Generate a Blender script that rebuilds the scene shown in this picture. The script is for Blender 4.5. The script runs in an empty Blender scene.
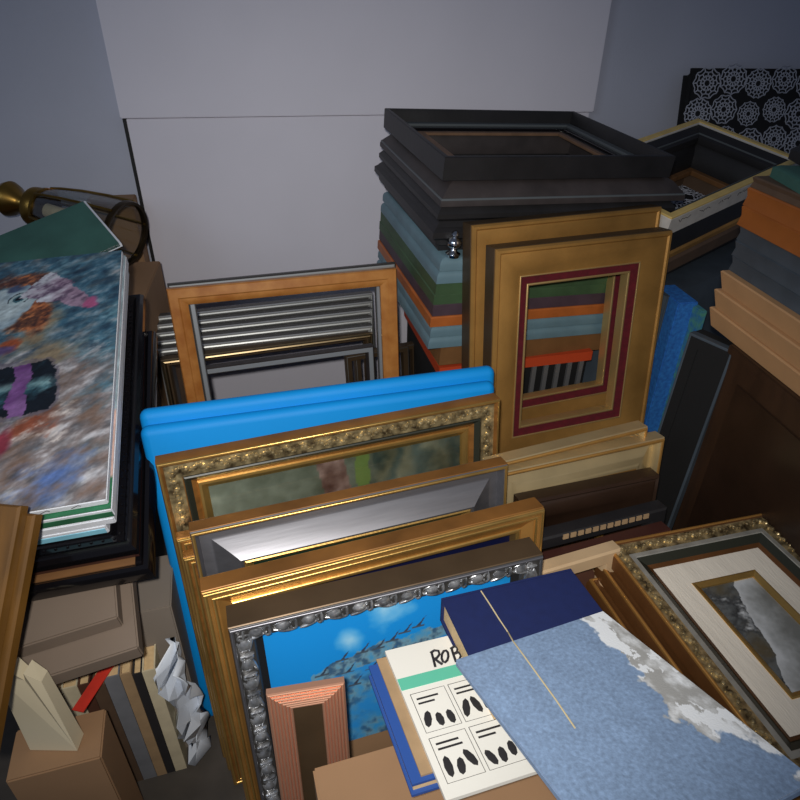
import bpy, bmesh, math, random
import numpy as np
from mathutils import Vector, Matrix, Euler
random.seed(7)
S = bpy.context.scene
COL = S.collection
R = math.radians
# ------------------------------------------------------------------ camera
H = 1.6; F = 635.0; PITCH = R(33); ROLL = R(0.9)
_fw = np.array([0, math.cos(PITCH), -math.sin(PITCH)])
_r0 = np.array([1., 0, 0]); _u0 = np.array([0, math.sin(PITCH), math.cos(PITCH)])
_R = _r0*math.cos(ROLL)+_u0*math.sin(ROLL); _U = -_r0*math.sin(ROLL)+_u0*math.cos(ROLL)
_C = np.array([0, 0, H])
def ray(p): return _fw+_R*(p[0]-400)/F+_U*(400-p[1])/F
def at(p, z):
    d = ray(p); return _C+d*((z-H)/d[2])
def proj(p):
    d = np.array(p)-_C; k = d@_fw
    return np.array((400+F*(d@_R)/k, 400-F*(d@_U)/k))
cam_d = bpy.data.cameras.new('camera'); cam = bpy.data.objects.new('camera', cam_d); COL.objects.link(cam)
cam_d.lens = F/800*36; cam_d.sensor_width = 36; cam_d.clip_start = .01
cam.matrix_world = Matrix(((_R[0], _U[0], -_fw[0], 0), (_R[1], _U[1], -_fw[1], 0), (_R[2], _U[2], -_fw[2], H), (0, 0, 0, 1)))
S.camera = cam
# ------------------------------------------------------------------ materials
def lin(c):
    return tuple(((x/255)/12.92 if x/255 <= .04045 else ((x/255+.055)/1.055)**2.4) for x in c)
def mat(name, rgb, rough=.5, metal=0., var=.0, scale=8., stretch=(1, 1, 1), bump=0., bscale=60., rgb2=None, coat=0., spec=.5):
    m = bpy.data.materials.new(name); m.use_nodes = True
    nt = m.node_tree; b = nt.nodes['Principled BSDF']
    c = lin(rgb)
    b.inputs['Base Color'].default_value = (*c, 1); b.inputs['Roughness'].default_value = rough
    b.inputs['Metallic'].default_value = metal; b.inputs['Coat Weight'].default_value = coat
    b.inputs['Specular IOR Level'].default_value = spec
    if var > 0 or bump > 0:
        tc = nt.nodes.new('ShaderNodeTexCoord'); mp = nt.nodes.new('ShaderNodeMapping')
        mp.inputs['Scale'].default_value = stretch
        nt.links.new(tc.outputs['Object'], mp.inputs['Vector'])
    if var > 0:
        n = nt.nodes.new('ShaderNodeTexNoise'); n.inputs['Scale'].default_value = scale; n.inputs['Detail'].default_value = 6
        nt.links.new(mp.outputs[0], n.inputs['Vector'])
        cr = nt.nodes.new('ShaderNodeValToRGB')
        c2 = lin(rgb2) if rgb2 else tuple(x*(1-var) for x in c)
        c1 = c if rgb2 else tuple(min(1, x*(1+var*.6)) for x in c)
        cr.color_ramp.elements[0].position = .32; cr.color_ramp.elements[1].position = .68
        cr.color_ramp.elements[0].color = (*c2, 1); cr.color_ramp.elements[1].color = (*c1, 1)
        nt.links.new(n.outputs['Fac'], cr.inputs[0]); nt.links.new(cr.outputs[0], b.inputs['Base Color'])
    if bump > 0:
        n2 = nt.nodes.new('ShaderNodeTexNoise'); n2.inputs['Scale'].default_value = bscale; n2.inputs['Detail'].default_value = 4
        nt.links.new(mp.outputs[0], n2.inputs['Vector'])
        bp = nt.nodes.new('ShaderNodeBump'); bp.inputs['Strength'].default_value = bump; bp.inputs['Distance'].default_value = .004
        nt.links.new(n2.outputs['Fac'], bp.inputs['Height']); nt.links.new(bp.outputs[0], b.inputs['Normal'])
    return m
def art_mat(name, rough=.5, bump=0., bscale=90., coat=0.):
    m = mat(name, (128, 128, 128), rough, bump=bump, bscale=bscale, coat=coat)
    nt = m.node_tree; a = nt.nodes.new('ShaderNodeVertexColor'); a.layer_name = 'paint'
    nt.links.new(a.outputs['Color'], nt.nodes['Principled BSDF'].inputs['Base Color'])
    return m
M = {}
M['wall'] = mat('wall paint', (186, 190, 206), .85, var=.06, scale=2, bump=.15, bscale=120)
M['board'] = mat('pale grey board', (228, 226, 238), .6, var=.03, scale=3)
M['floor'] = mat('dark floor', (70, 64, 58), .7, var=.3, scale=10)
M['edgeshadow'] = mat('painted edge shadow', (18, 18, 20), .6)
M['gold'] = mat('bright gilding', (222, 180, 104), .32, .85, var=.18, scale=14, bump=.08, bscale=150)
M['golddeep'] = mat('deep gilding', (188, 138, 74), .42, .6, var=.25, scale=10, bump=.08, bscale=120)
M['goldmatte'] = mat('matte gold leaf', (184, 138, 74), .5, .55, var=.28, scale=7, bump=.1, bscale=90)
M['goldside'] = mat('brown gilt side', (142, 96, 46), .48, .35, var=.35, scale=9, stretch=(1, 1, 6))
M['antique'] = mat('antique gilt ornament', (222, 200, 150), .33, .7, var=.45, scale=60, rgb2=(84, 70, 50))
M['silver'] = mat('brushed silver leaf', (140, 140, 146), .42, .85, var=.1, scale=30, stretch=(.3, 3, 3), bump=.02, bscale=60)
M['silverorn'] = mat('carved silver ornament', (214, 216, 220), .28, .75, var=.5, scale=50, rgb2=(110, 112, 116))
M['silverband'] = mat('dull silver band', (168, 166, 158), .45, .4, var=.2, scale=40)
M['silverstrip'] = mat('silver strip', (226, 228, 226), .3, .7)
M['greyside'] = mat('grey frame side', (82, 80, 78), .45, .5)
M['champagne'] = mat('champagne strip', (216, 190, 146), .28, 1.)
M['bronzeside'] = mat('bronze frame side', (92, 74, 54), .45, .5, var=.25, scale=8)
M['palesilver'] = mat('pale silver strip', (184, 190, 196), .42, .6)
M['pine'] = mat('orange pine wood', (196, 134, 70), .38, var=.22, scale=22, stretch=(1, 1, 1), bump=.05, coat=.2, rgb2=(168, 104, 46))
M['blue'] = mat('bright blue foam', (4, 138, 216), .6, var=.05, scale=4, bump=.03, bscale=40, spec=.3)
M['blackgreen'] = mat('dark green picture', (16, 40, 32), .4)
M['navypic'] = mat('dark navy picture', (14, 18, 52), .4)
M['velvet'] = mat('burgundy velvet', (92, 8, 24), .85, var=.25, scale=60)
M['bevelgold'] = mat('pale gold bevel', (206, 176, 118), .4, .7)
M['black'] = mat('black stained wood', (32, 31, 33), .5, var=.35, scale=9, bump=.08, bscale=80)
M['blackbrown'] = mat('black brown bevel', (58, 52, 52), .55, var=.3, scale=14)
M['blackgloss'] = mat('black gloss lacquer', (14, 13, 16), .16, coat=.4)
M['innergrey'] = mat('grey inner ledge', (86, 92, 96), .5)
M['rawwood'] = mat('raw brown lip', (118, 90, 68), .6, var=.2, scale=20)
M['rawred'] = mat('dark red lip', (62, 32, 28), .6)
M['bluegrey'] = mat('blue grey painted wood', (100, 128, 140), .55, var=.16, scale=10, bump=.08, bscale=60)
M['green'] = mat('dark green painted wood', (62, 88, 58), .6, var=.35, scale=9, bump=.1, bscale=60)
M['purple'] = mat('plum painted wood', (74, 58, 68), .6, var=.25, scale=12)
M['orange'] = mat('orange stained wood', (178, 98, 44), .5, var=.2, scale=12)
M['brownwood'] = mat('brown wood', (120, 84, 50), .5, var=.3, scale=8, stretch=(1, 1, 4))
M['cratered'] = mat('red orange plastic', (190, 70, 36), .5)
M['slat'] = mat('grey slat', (96, 96, 98), .5)
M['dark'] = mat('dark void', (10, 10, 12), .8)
M['walnutside'] = mat('walnut gilt side', (104, 68, 38), .38, .3, var=.35, scale=9)
M['cream'] = mat('cream painted rail', (222, 192, 118), .5, var=.12, scale=20)
M['whitewood'] = mat('whitewashed side', (206, 202, 196), .65, var=.1, scale=30)
M['ink'] = mat('dark ink', (30, 28, 34), .7)
M['cloth'] = mat('black cloth', (20, 20, 24), .9)
M['doily'] = mat('white doily print', (172, 176, 188), .9)
M['tan'] = mat('tan brown frame', (158, 90, 38), .5, var=.2, scale=8)
M['darkgrey'] = mat('dark slate frame', (70, 80, 90), .55, var=.25, scale=10)
M['beige'] = mat('beige wood', (186, 144, 102), .55, var=.08, scale=12)
M['espresso'] = mat('espresso wood', (58, 38, 24), .5, var=.3, scale=6, stretch=(1, 4, 1))
M['brownlac'] = mat('dark brown lacquer', (46, 31, 22), .4, var=.3, scale=8)
M['darkred'] = mat('dark red brown rail', (64, 34, 28), .4)
M['sand'] = mat('sand rail', (196, 168, 132), .5, var=.1, scale=14)
M['creamgold'] = mat('cream gold cove', (216, 194, 148), .32, .65, var=.12, scale=12)
M['taupe'] = mat('taupe cardboard', (124, 109, 96), .8, var=.06, scale=5)
M['cardboard'] = mat('brown cardboard', (150, 116, 84), .8, var=.1, scale=5)
M['greycard'] = mat('grey brown card', (128, 118, 108), .8, var=.06, scale=5)
M['walnut'] = mat('golden walnut', (108, 74, 28), .45, var=.3, scale=8, stretch=(5, 1, 1), coat=.2)
M['canvaswhite'] = mat('white primed canvas edge', (222, 226, 234), .75, var=.06, scale=30, bump=.2, bscale=200)
M['canvasgreen'] = mat('green painted canvas', (40, 104, 70), .7, var=.3, scale=20)
M['canvasaqua'] = mat('aqua painted canvas edge', (140, 208, 232), .7, var=.15, scale=20)
M['greenboard'] = mat('dark teal canvas board', (62, 106, 96), .7, var=.2, scale=8, bump=.2, bscale=200)
M['brass'] = mat('aged brass', (150, 118, 58), .32, .95, var=.35, scale=12)
M['bronzedark'] = mat('dark bronze', (64, 52, 36), .4, .8)
M['navy'] = mat('navy book cloth', (16, 30, 80), .7, var=.1, scale=60, bump=.1, bscale=400)
M['page'] = mat('yellowed paper', (214, 184, 138), .8, var=.12, scale=90, stretch=(1, 1, 14))
M['white'] = mat('white paper', (226, 224, 216), .7)
M['portfolio'] = mat('blue grey linen', (122, 144, 174), .8, var=.12, scale=120, bump=.2, bscale=500)
M['worn'] = mat('worn white patch', (222, 226, 230), .8, var=.25, scale=60, rgb2=(158, 158, 156))
M['midblue'] = mat('blue book cover', (40, 78, 150), .6)
M['mint'] = mat('mint print band', (92, 184, 156), .7)
M['redprint'] = mat('red print', (204, 50, 40), .7)
M['linen'] = mat('linen mat', (228, 220, 206), .85, var=.08, scale=60, stretch=(1, 1, .15), bump=.25, bscale=300)
M['greenblack'] = mat('dark olive band', (42, 44, 36), .4)
M['copper'] = mat('copper rib', (232, 176, 146), .3, .7)
M['string'] = mat('pale string', (196, 180, 140), .8)
M['blueart'] = mat('blue textured canvas', (52, 130, 214), .7, var=.35, scale=80, bump=.4, bscale=120, rgb2=(40, 100, 180))
M['greenart'] = mat('green blue canvas edge', (84, 150, 130), .7, var=.4, scale=60, rgb2=(46, 110, 170))
M['plasticwhite'] = mat('white plastic film', (214, 222, 234), .35)
M['creampaper'] = mat('cream paper', (218, 206, 176), .75)
M['chrome'] = mat('chrome', (210, 214, 220), .12, 1.)
for k, c in dict(s_cream=(206, 194, 164), s_brown=(92, 72, 56), s_grey=(120, 122, 128), s_blue=(44, 56, 84), s_red=(206, 52, 36), s_dark=(40, 38, 40), s_tan=(166, 138, 104), s_rust=(84, 52, 38)).items():
    M[k] = mat('book '+k[2:], c, .65, var=.15, scale=20)
def glass_mat(name, tint=(.95, .97, .96), ior=1.45):
    m = bpy.data.materials.new(name); m.use_nodes = True; nt = m.node_tree; nt.nodes.remove(nt.nodes['Principled BSDF'])
    out = nt.nodes['Material Output']; t = nt.nodes.new('ShaderNodeBsdfTransparent'); t.inputs[0].default_value = (*tint, 1)
    g = nt.nodes.new('ShaderNodeBsdfGlossy'); g.inputs['Roughness'].default_value = .06
    f = nt.nodes.new('ShaderNodeLayerWeight'); f.inputs[0].default_value = .35; mx = nt.nodes.new('ShaderNodeMixShader')
    mu = nt.nodes.new('ShaderNodeMath'); mu.operation = 'MULTIPLY_ADD'; mu.inputs[1].default_value = .45; mu.inputs[2].default_value = .04; nt.links.new(f.outputs['Facing'], mu.inputs[0])
    nt.links.new(mu.outputs[0], mx.inputs[0]); nt.links.new(t.outputs[0], mx.inputs[1]); nt.links.new(g.outputs[0], mx.inputs[2])
    nt.links.new(mx.outputs[0], out.inputs[0]); return m
M['glass'] = glass_mat('picture glass'); M['lampglass'] = glass_mat('lamp glass', (.93, .94, .92), 1.6)
M['art'] = art_mat('oil paint', .45, .5, 70); M['linenart'] = art_mat('linen with worn edge', .85, .15, 400); M['print'] = art_mat('printed paper', .4)
# ------------------------------------------------------------------ mesh helpers
def tag(o, label=None, cat=None, group=None, kind=None):
    if label: o['label'] = label
    if cat: o['category'] = cat
    if group: o['group'] = group
    if kind: o['kind'] = kind
    return o
def empty(name):
    o = bpy.data.objects.new(name, None); o.empty_display_size = .05; COL.objects.link(o); return o
def link(name, bm, m, parent=None, ang=32, bevel=0.):
    if bevel > 0:
        bmesh.ops.bevel(bm, geom=list(bm.edges), offset=bevel, segments=2, affect='EDGES', clamp_overlap=True)
    bmesh.ops.recalc_face_normals(bm, faces=list(bm.faces))
    me = bpy.data.meshes.new(name); bm.to_mesh(me); bm.free()
    for p in me.polygons: p.use_smooth = True
    me.set_sharp_from_angle(angle=R(ang))
    me.materials.append(m)
    o = bpy.data.objects.new(name, me); COL.objects.link(o)
    if parent: o.parent = parent
    return o
def box_into(bm, x0, x1, y0, y1, z0, z1):
    v = [bm.verts.new(p) for p in ((x0, y0, z0), (x1, y0, z0), (x1, y1, z0), (x0, y1, z0), (x0, y0, z1), (x1, y0, z1), (x1, y1, z1), (x0, y1, z1))]
    for f in ((0, 1, 2, 3), (4, 5, 6, 7), (0, 1, 5, 4), (1, 2, 6, 5), (2, 3, 7, 6), (3, 0, 4, 7)): bm.faces.new([v[i] for i in f])
def boxm(*b):
    bm = bmesh.new(); box_into(bm, *b); return bm
def sweep(section, w, h):
    """closed section of (inset, height) swept round a w x h rectangle; the face looks to -y, the back lies in y = 0"""
    bm = bmesh.new(); n = len(section); rings = []
    for sx, sz in ((-1, 0), (1, 0), (1, 1), (-1, 1)):
        rings.append([bm.verts.new((sx*(w/2-i), -k, (h-i) if sz else i)) for i, k in section])
    for a in range(4):
        A, B = rings[a], rings[(a+1) % 4]
        for j in range(n): bm.faces.new((A[j], A[(j+1) % n], B[(j+1) % n], B[j]))
    return bm
def arc(cx, cy, r, a0, a1, n=6, ry=None):
    ry = ry or r
    return [(cx+r*math.cos(R(a0+(a1-a0)*i/n)), cy+ry*math.sin(R(a0+(a1-a0)*i/n))) for i in range(n+1)]
def rect(i0, i1, k0, k1, c=.0015):
    return [(i0, k0), (i0, k1-c), (i0+c, k1), (i1-c, k1), (i1, k1-c), (i1, k0)]
def bead(i, k, r, n=10, base=.0):
    return arc(i, k, r, 180, 0, n)+[(i+r, base), (i-r, base)] if base < k else arc(i, k, r, 0, 360, 12)[:-1]
def blob(bm, c, rx, ry, rz, rot=0., nu=8, nv=5):
    """ellipsoid; rot turns it in the x-z plane"""
    cs, sn = math.cos(rot), math.sin(rot); rows = []
    def P(x, y, z): return (c[0]+x*cs-z*sn, c[1]+y, c[2]+x*sn+z*cs)
    top = bm.verts.new(P(0, -ry, 0)); bot = bm.verts.new(P(0, ry, 0))
    for j in range(1, nv):
        t = math.pi*j/nv
        rows.append([bm.verts.new(P(rx*math.sin(t)*math.cos(2*math.pi*i/nu), -ry*math.cos(t), rz*math.sin(t)*math.sin(2*math.pi*i/nu))) for i in range(nu)])
    for i in range(nu):
        k = (i+1) % nu
        bm.faces.new((top, rows[0][i], rows[0][k])); bm.faces.new((bot, rows[-1][k], rows[-1][i]))
        for j in range(nv-2): bm.faces.new((rows[j][i], rows[j+1][i], rows[j+1][k], rows[j][k]))
def tube(bm, pts, r, n=6, taper=None):
    rings = []; pts = [Vector(p) for p in pts]
    for i, p in enumerate(pts):
        d = (pts[min(i+1, len(pts)-1)]-pts[max(i-1, 0)]).normalized()
        a = d.orthogonal().normalized(); a = (Vector((0, 1, 0))-d*d.y).normalized() if abs(d.y) < .95 else a
        b = d.cross(a); rr = r if taper is None else r*taper[i]
        rings.append([bm.verts.new(p+(a*math.cos(2*math.pi*k/n)+b*math.sin(2*math.pi*k/n))*rr) for k in range(n)])
    for A, B in zip(rings, rings[1:]):
        for k in range(n): bm.faces.new((A[k], A[(k+1) % n], B[(k+1) % n], B[k]))
    bm.faces.new(rings[0]); bm.faces.new(rings[-1])
def rails(w, h, inset):
    """four rails of a rectangle at a given inset: start, unit direction, length, inward normal"""
    a = (-w/2+inset, inset); b = (w/2-inset, inset); c = (w/2-inset, h-inset); d = (-w/2+inset, h-inset)
    L = []
    for p, q, nn in ((a, b, (0, 1)), (b, c, (-1, 0)), (c, d, (0, -1)), (d, a, (1, 0))):
        v = Vector((q[0]-p[0], q[1]-p[1])); l = v.length; L.append((Vector(p), v/l, l, Vector(nn)))
    return L
def ornament(w, h, inset, width, k, pitch, hgt, style='scroll'):
    """carved relief running round a frame: leaf and scroll motifs of real thickness"""
    bm = bmesh.new(); rnd = random.Random(3)
    for p, d, l, nn in rails(w, h, inset):
        n = max(3, round(l/pitch)); s = l/n; rot = math.atan2(d.y, d.x)
        for j in range(n):
            q = p+d*(s*(j+.5)); flip = 1 if j % 2 else -1
            if style == 'scroll':
                blob(bm, (q.x, -k, q.y), s*.34, hgt, width*.22, rot+.5*flip)
                o = q+d*(s*.26)+nn*(width*.22*flip); blob(bm, (o.x, -k, o.y), s*.17, hgt*.85, width*.15, rot-.6*flip)
                o = q-d*(s*.26)-nn*(width*.24*flip); blob(bm, (o.x, -k, o.y), s*.15, hgt*.8, width*.13, rot+1.0*flip)
                pts = []
                for a in range(8):
                    t = a/7*4.6; rr = width*.30*(1-a/9)
                    o = q+d*(s*.5+rr*math.cos(t))+nn*(rr*math.sin(t)*flip); pts.append((o.x, -k-hgt*.35, o.y))
                tube(bm, pts, width*.075, 5)
            else:
                blob(bm, (q.x, -k, q.y), s*.30, hgt, width*.36, rot, 10, 6)
                for sg in (-1, 1):
                    o = q+nn*(sg*width*.33); blob(bm, (o.x, -k, o.y), s*.42, hgt*.62, width*.12, rot+.28*sg*flip)
                    pts = []
                    for a in range(9):
                        t = a/8*3.5; o = q+d*(s*(-.42+.13*math.cos(t)*(1-a/14)))+nn*(sg*width*(.12+.3*math.sin(t)*(1-a/14))); pts.append((o.x, -k-hgt*.4, o.y))
                    tube(bm, pts, width*.06, 5)
                o = q+d*(s*.5); blob(bm, (o.x, -k, o.y), s*.07, hgt*.9, width*.46, rot)
    return bm
def art(name, x0, x1, z0, z1, y, nx, nz, fn, m, parent, thick=.002):
    """a painted sheet: a grid with the picture's own colours"""
    bm = bmesh.new(); lay = bm.verts.layers.float_color.new('paint'); g = []
    for j in range(nz+1):
        row = []
        for i in range(nx+1):
            x = x0+(x1-x0)*i/nx; z = z0+(z1-z0)*j/nz
            v = bm.verts.new((x, y, z)); c = fn(x, z); v[lay] = (*lin([max(0, min(255, t)) for t in c]), 1); row.append(v)
        g.append(row)
    for j in range(nz):
        for i in range(nx): bm.faces.new((g[j][i], g[j][i+1], g[j+1][i+1], g[j+1][i]))
    # back and rim so the sheet has thickness
    e = [bm.verts.new((x, y+thick, z)) for x, z in ((x0, z0), (x1, z0), (x1, z1), (x0, z1))]
    for v in e: v[lay] = (.5, .5, .5, 1)
    bm.faces.new(e)
    border = [[g[0][i] for i in range(nx+1)], [g[j][nx] for j in range(nz+1)], [g[nz][i] for i in range(nx, -1, -1)], [g[j][0] for j in range(nz, -1, -1)]]
    for s in range(4): bm.faces.new(border[s]+[e[(s+1) % 4], e[s]])
    return link(name, bm, m, parent)
def lathe(prof, n=28):
    """(r, t) profile turned round the local z axis"""
    bm = bmesh.new(); rings = [[bm.verts.new((r*math.cos(2*math.pi*k/n), r*math.sin(2*math.pi*k/n), t)) for k in range(n)] for r, t in prof]
    for A, B in zip(rings, rings[1:]):
        for k in range(n): bm.faces.new((A[k], A[(k+1) % n], B[(k+1) % n], B[k]))
    
    if prof[0][0] < .003: bm.faces.new(rings[0])
    if prof[-1][0] < .003: bm.faces.new(rings[-1])
    return bm
# ------------------------------------------------------------------ placing
def axes(yaw, phi, lean):
    m = Euler((R(-lean), R(-phi), R(yaw)), 'XYZ').to_matrix(); return m
def pose(o, m3, local, world):
    o.matrix_world = Matrix.Translation(Vector(world)-m3 @ Vector(local)) @ m3.to_4x4()
    return o
def make(name, label, cat, w, h, parts, group=None):
    """a thing out of swept or ready-made parts; one part alone becomes the thing itself"""
    if len(parts) == 1:
        pn, sec, m = parts[0][:3]
        return tag(link(name, sweep(sec, w, h) if isinstance(sec, list) else sec(w, h), m), label, cat, group)
    root = tag(empty(name), label, cat, group)
    for p in parts:
        pn, sec, m = p[:3]
        o = link(pn, sweep(sec, w, h) if isinstance(sec, list) else sec(w, h), m, root)
        if len(p) > 3: o['label'] = p[3]
    return root
def lean_frame(name, label, cat, TL, TR, z, d, parts, l=8, group=None, zf=0.):
    a = at(TL, z); b = at(TR, z); v = b-a; w = float(np.linalg.norm(v)); yaw = math.degrees(math.atan2(v[1], v[0]))
    h = (z-zf-d*math.sin(R(l)))/math.cos(R(l))
    o = make(name, label, cat, w, h, parts, group)
    pose(o, axes(yaw, 0, l), (-w/2, -d, h), a); o['_w'] = w; o['_h'] = h
    return o
def sheet(i, k0, k1): return lambda w, h: boxm(-w/2+i, w/2-i, -k1, -k0, i, h-i)
def dims(o):
    w, h = o['_w'], o['_h']; del o['_w']; del o['_h']; return w, h
def plane_px(o, p, y):
    """local (x, z) where the sight line of a pixel meets the thing's plane local y = y"""
    mi = o.matrix_world.inverted(); c = mi @ Vector(_C); r = mi.to_3x3() @ Vector(ray(p)); t = (y-c.y)/r.y; q = c+r*t
    return q.x, q.z
def corner(c, b, e, z, phi):
    a = at(c, z); rc, rb = ray(c), ray(b); n1 = np.cross(rc, rb); n1 /= np.linalg.norm(n1)
    e1 = rc/np.linalg.norm(rc); e2 = np.cross(n1, e1); best = None
    for k in np.arange(0, 360, .1):
        d = e1*math.cos(R(k))+e2*math.sin(R(k))
        if (proj(a+d*.05)-np.array(c)) @ (np.array(b)-np.array(c)) <= 0: continue
        er = abs(math.degrees(math.asin(max(-1, min(1, d[2]))))-phi)
        if best is None or er < best[0]: best = (er, d)
    d1 = best[1]; n2 = np.cross(rc, ray(e)); d2 = np.cross(n2, d1); d2 /= np.linalg.norm(d2)
    if (proj(a+d2*.05)-np.array(c)) @ (np.array(e)-np.array(c)) < 0: d2 = -d2
    return Vector(a), Vector(d1), Vector(d2)
def m3_from(X, Z):
    X = X.normalized(); Z = (Z-X*Z.dot(X)).normalized(); Y = Z.cross(X)
    return Matrix((X, Y, Z)).transposed()
class Stack:
    """things lying flat on one another; top-left-front (or -back) corner of the topmost is the origin"""
    def __init__(s, P, m3): s.P = Vector(P); s.m = m3; s.lev = 0.
    def put(s, o, w, h, d, dx=0., dz=0., back=False, gap=.0005):
        """next thing down; dx, dz shift its front-left (or back-left) corner in the plane"""
        X, Y, Z = s.m.col[0], s.m.col[1], s.m.col[2]
        loc = s.P+X*(dx+w/2)+Z*(dz-(h if back else 0))-Y*(s.lev-d)
        o.matrix_world = Matrix.Translation(loc) @ s.m.to_4x4(); s.lev -= d+gap
        return o
def flatbox(name, label, cat, w, h, d, m, group=None, bevel=.003):
    return tag(link(name, boxm(-w/2, w/2, -d, 0, 0, h), m, None, bevel=bevel), label, cat, group)
# ================================================================== SETTING
WY = R(10); WD = 2.56
wx = Vector((math.cos(WY), math.sin(WY), 0)); wn = Vector((math.sin(WY), -math.cos(WY), 0))
def wallbox(name, x0, x1, t0, t1, z0, z1, m, parent=None, bevel=0.):
    """box along the back wall: x along it, t the distance out from it"""
    bm = boxm(x0, x1, -t1, -t0, z0, z1)
    o = link(name, bm, m, parent, bevel=bevel)
    if not parent: o.matrix_world = Matrix.Translation((0, WD, 0)) @ Matrix.Rotation(WY, 4, 'Z')
    return o
tag(wallbox('wall_back', -3.2, 3.2, -.1, 0, 0, 2.6, M['wall']), kind='structure')
fl = link('floor', boxm(-3.2, 3.2, -1.2, 3.4, -.1, 0), M['floor']); tag(fl, kind='structure')
def wall_px(p, t=0.):
    n = np.array(wn); o = np.array([0, WD, 0])+n*t; r = ray(p); q = _C+r*((n@(o-_C))/(n@r)); return float((q-np.array([0, WD, 0]))@np.array(wx)), float(q[2])
bx0, bz = wall_px((126, 119), .035); bx1, _ = wall_px((592, 112), .035)
bd = tag(empty('display_board'), 'tall pale grey board with a projecting top panel standing against the back wall', 'board')
bd.matrix_world = Matrix.Translation((0, WD, 0)) @ Matrix.Rotation(WY, 4, 'Z')
link('panel', boxm(bx0, bx1-.01, -.035, -.004, 0, bz), M['board'], bd, bevel=.002)
ex = link('shadow_strip', boxm(bx0-.012, bx0, -.036, -.004, 0, bz), M['edgeshadow'], bd); ex['label'] = 'painted edge shadow strip'  # near-black strip painted in for the shadow line along the board's left edge
link('top_panel', boxm(bx0-.015, bx1, -.05, -.004, bz+.004, bz+.8), M['board'], bd, bevel=.003)
# ================================================================== CENTRE: leaning row
def blueslab(TL, TR, z, label):
    a = at(TL, z); b = at(TR, z); w = float(np.linalg.norm(b-a)); v = b-a; yaw = math.degrees(math.atan2(v[1], v[0])); d = .034; h = z/math.cos(R(8))
    bm = bmesh.new(); n = 7; r = .0168
    # rounded slab: section of the long edges is a half round, the corners turn with it
    prof = []
    for i in range(n+1):
        t = -90+180*i/n; prof.append((r-r*math.cos(R(t)), -d/2+ (d/2)*math.sin(R(t))))
    rings = []
    for ins, y in prof:
        ring = []
        cr = .0185
        for cx, cz, a0 in ((w/2-cr, cr, -90), (w/2-cr, h-cr, 0), (-w/2+cr, h-cr, 90), (-w/2+cr, cr, 180)):
            for k in range(5):
                t = R(a0+22.5*k); ring.append(bm.verts.new((cx+(cr-ins)*math.cos(t), y, cz+(cr-ins)*math.sin(t))))
        rings.append(ring)
    N = len(rings[0])
    for A, B in zip(rings, rings[1:]):
        for k in range(N): bm.faces.new((A[k], A[(k+1) % N], B[(k+1) % N], B[k]))
    bm.faces.new(rings[0]); bm.faces.new(rings[-1])
    o = tag(link('foam_panel', bm, M['blue'], None, 60), label, 'panel', 'bright blue panels')
    pose(o, axes(yaw, 0, 8), (-w/2, -d/2, h), a); return o
blueslab((138, 410), (494, 365), .862, 'bright blue rounded panel, rear one of the pair')
blueslab((139, 427), (494, 380), .842, 'bright blue rounded panel, front one of the pair, behind the gilded landscape frame')

# gilded landscape frame
D = .036
gild = lean_frame('picture_frame', 'wide antique gilt frame with a glazed grey green landscape, in front of the blue panels', 'framed picture',
    (155, 465), (501, 399), .838, D, [
    ('moulding', [(0, 0), (0, .030), (.003, .035), (.007, .036), (.010, .033), (.012, .026), (.044, .022), (.048, .026), (.052, .024), (.074, .008), (.074, 0)], M['goldside']),
    ('rim', bead(.0045, .0335, .0032, 8, .02), M['gold']),
    ('ornament_bed', [(.011, .01), (.011, .0275), (.042, .0275), (.042, .01)], M['antique']),
    ('slip', [(.066, .004), (.066, .013), (.069, .017), (.074, .018), (.079, .012), (.086, .009), (.086, .004)], M['gold']),
    ('backing', sheet(.02, .001, .004), M['cardboard'])])
gw, gh = dims(gild)
orn = link('ornament', ornament(gw, gh, .0265, .026, .0275, .017, .0056), M['antique'], gild); orn['label'] = 'carved antique gilt scrollwork'
inb = link('inner_band', sweep([(.044, .012), (.044, .0275), (.047, .029), (.050, .0265), (.066, .0125), (.066, .008)], gw, gh), M['greenblack'], gild)
def nz(x, z, s, seed=0):
    from mathutils import noise
    return noise.fractal(Vector((x*s, z*s, seed*7.3)), .8, 2.1, 4)
gp = plane_px(gild, (335, 480), -.007); gq = plane_px(gild, (352, 475), -.007)
def landscape(x, z):
    n = nz(x, z, 9, 1); m = nz(x, z, 30, 2)
    t = (x+.3)/.6
    c = np.array([128, 132, 118])*(1-t)+np.array([88, 92, 80])*t+n*34+m*14
    bd_ = abs(x-gp[0]+(z-gp[1])*.15)
    if bd_ < .03 and abs(z-gp[1]) < .10: c = c*.35+np.array([158, 112, 108])*.65+m*40
    g2 = abs(x-gq[0]-.025)
    if g2 < .016+.01*n: c = c*.3+np.array([116, 142, 62])*.7
    if x > gq[0]+.05: c = c+np.array([10, 6, 2])*math.sin(x*90+n*4)*1.6
    return c
art('painting', -gw/2+.08, gw/2-.08, .08, gh-.08, -.007, 150, 130, landscape, M['print'], gild)
link('glass', boxm(-gw/2+.08, gw/2-.08, -.0105, -.009, .08, gh-.08), M['glass'], gild)

# plain gold frames with only corners showing behind the silver one
GB = [('moulding', [(0, 0), (0, .022), (.004, .026), (.02, .026), (.024, .022), (.05, .01), (.05, 0)], M['goldside']),
      ('bead', bead(.005, .025, .004, 8, .01), M['gold']), ('inner_bead', bead(.015, .025, .003, 8, .01), M['gold'])]
lean_frame('picture_frame', 'gold double beaded frame, only its left corner showing, in front of the gilded landscape', 'picture frame', (176, 541), (506, 470), .689, .029, GB, group=None)
lean_frame('picture_frame', 'gold double beaded frame, only its left corner showing, behind the wide silver frame', 'picture frame', (183, 560), (508, 486), .675, .029, GB)

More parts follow.
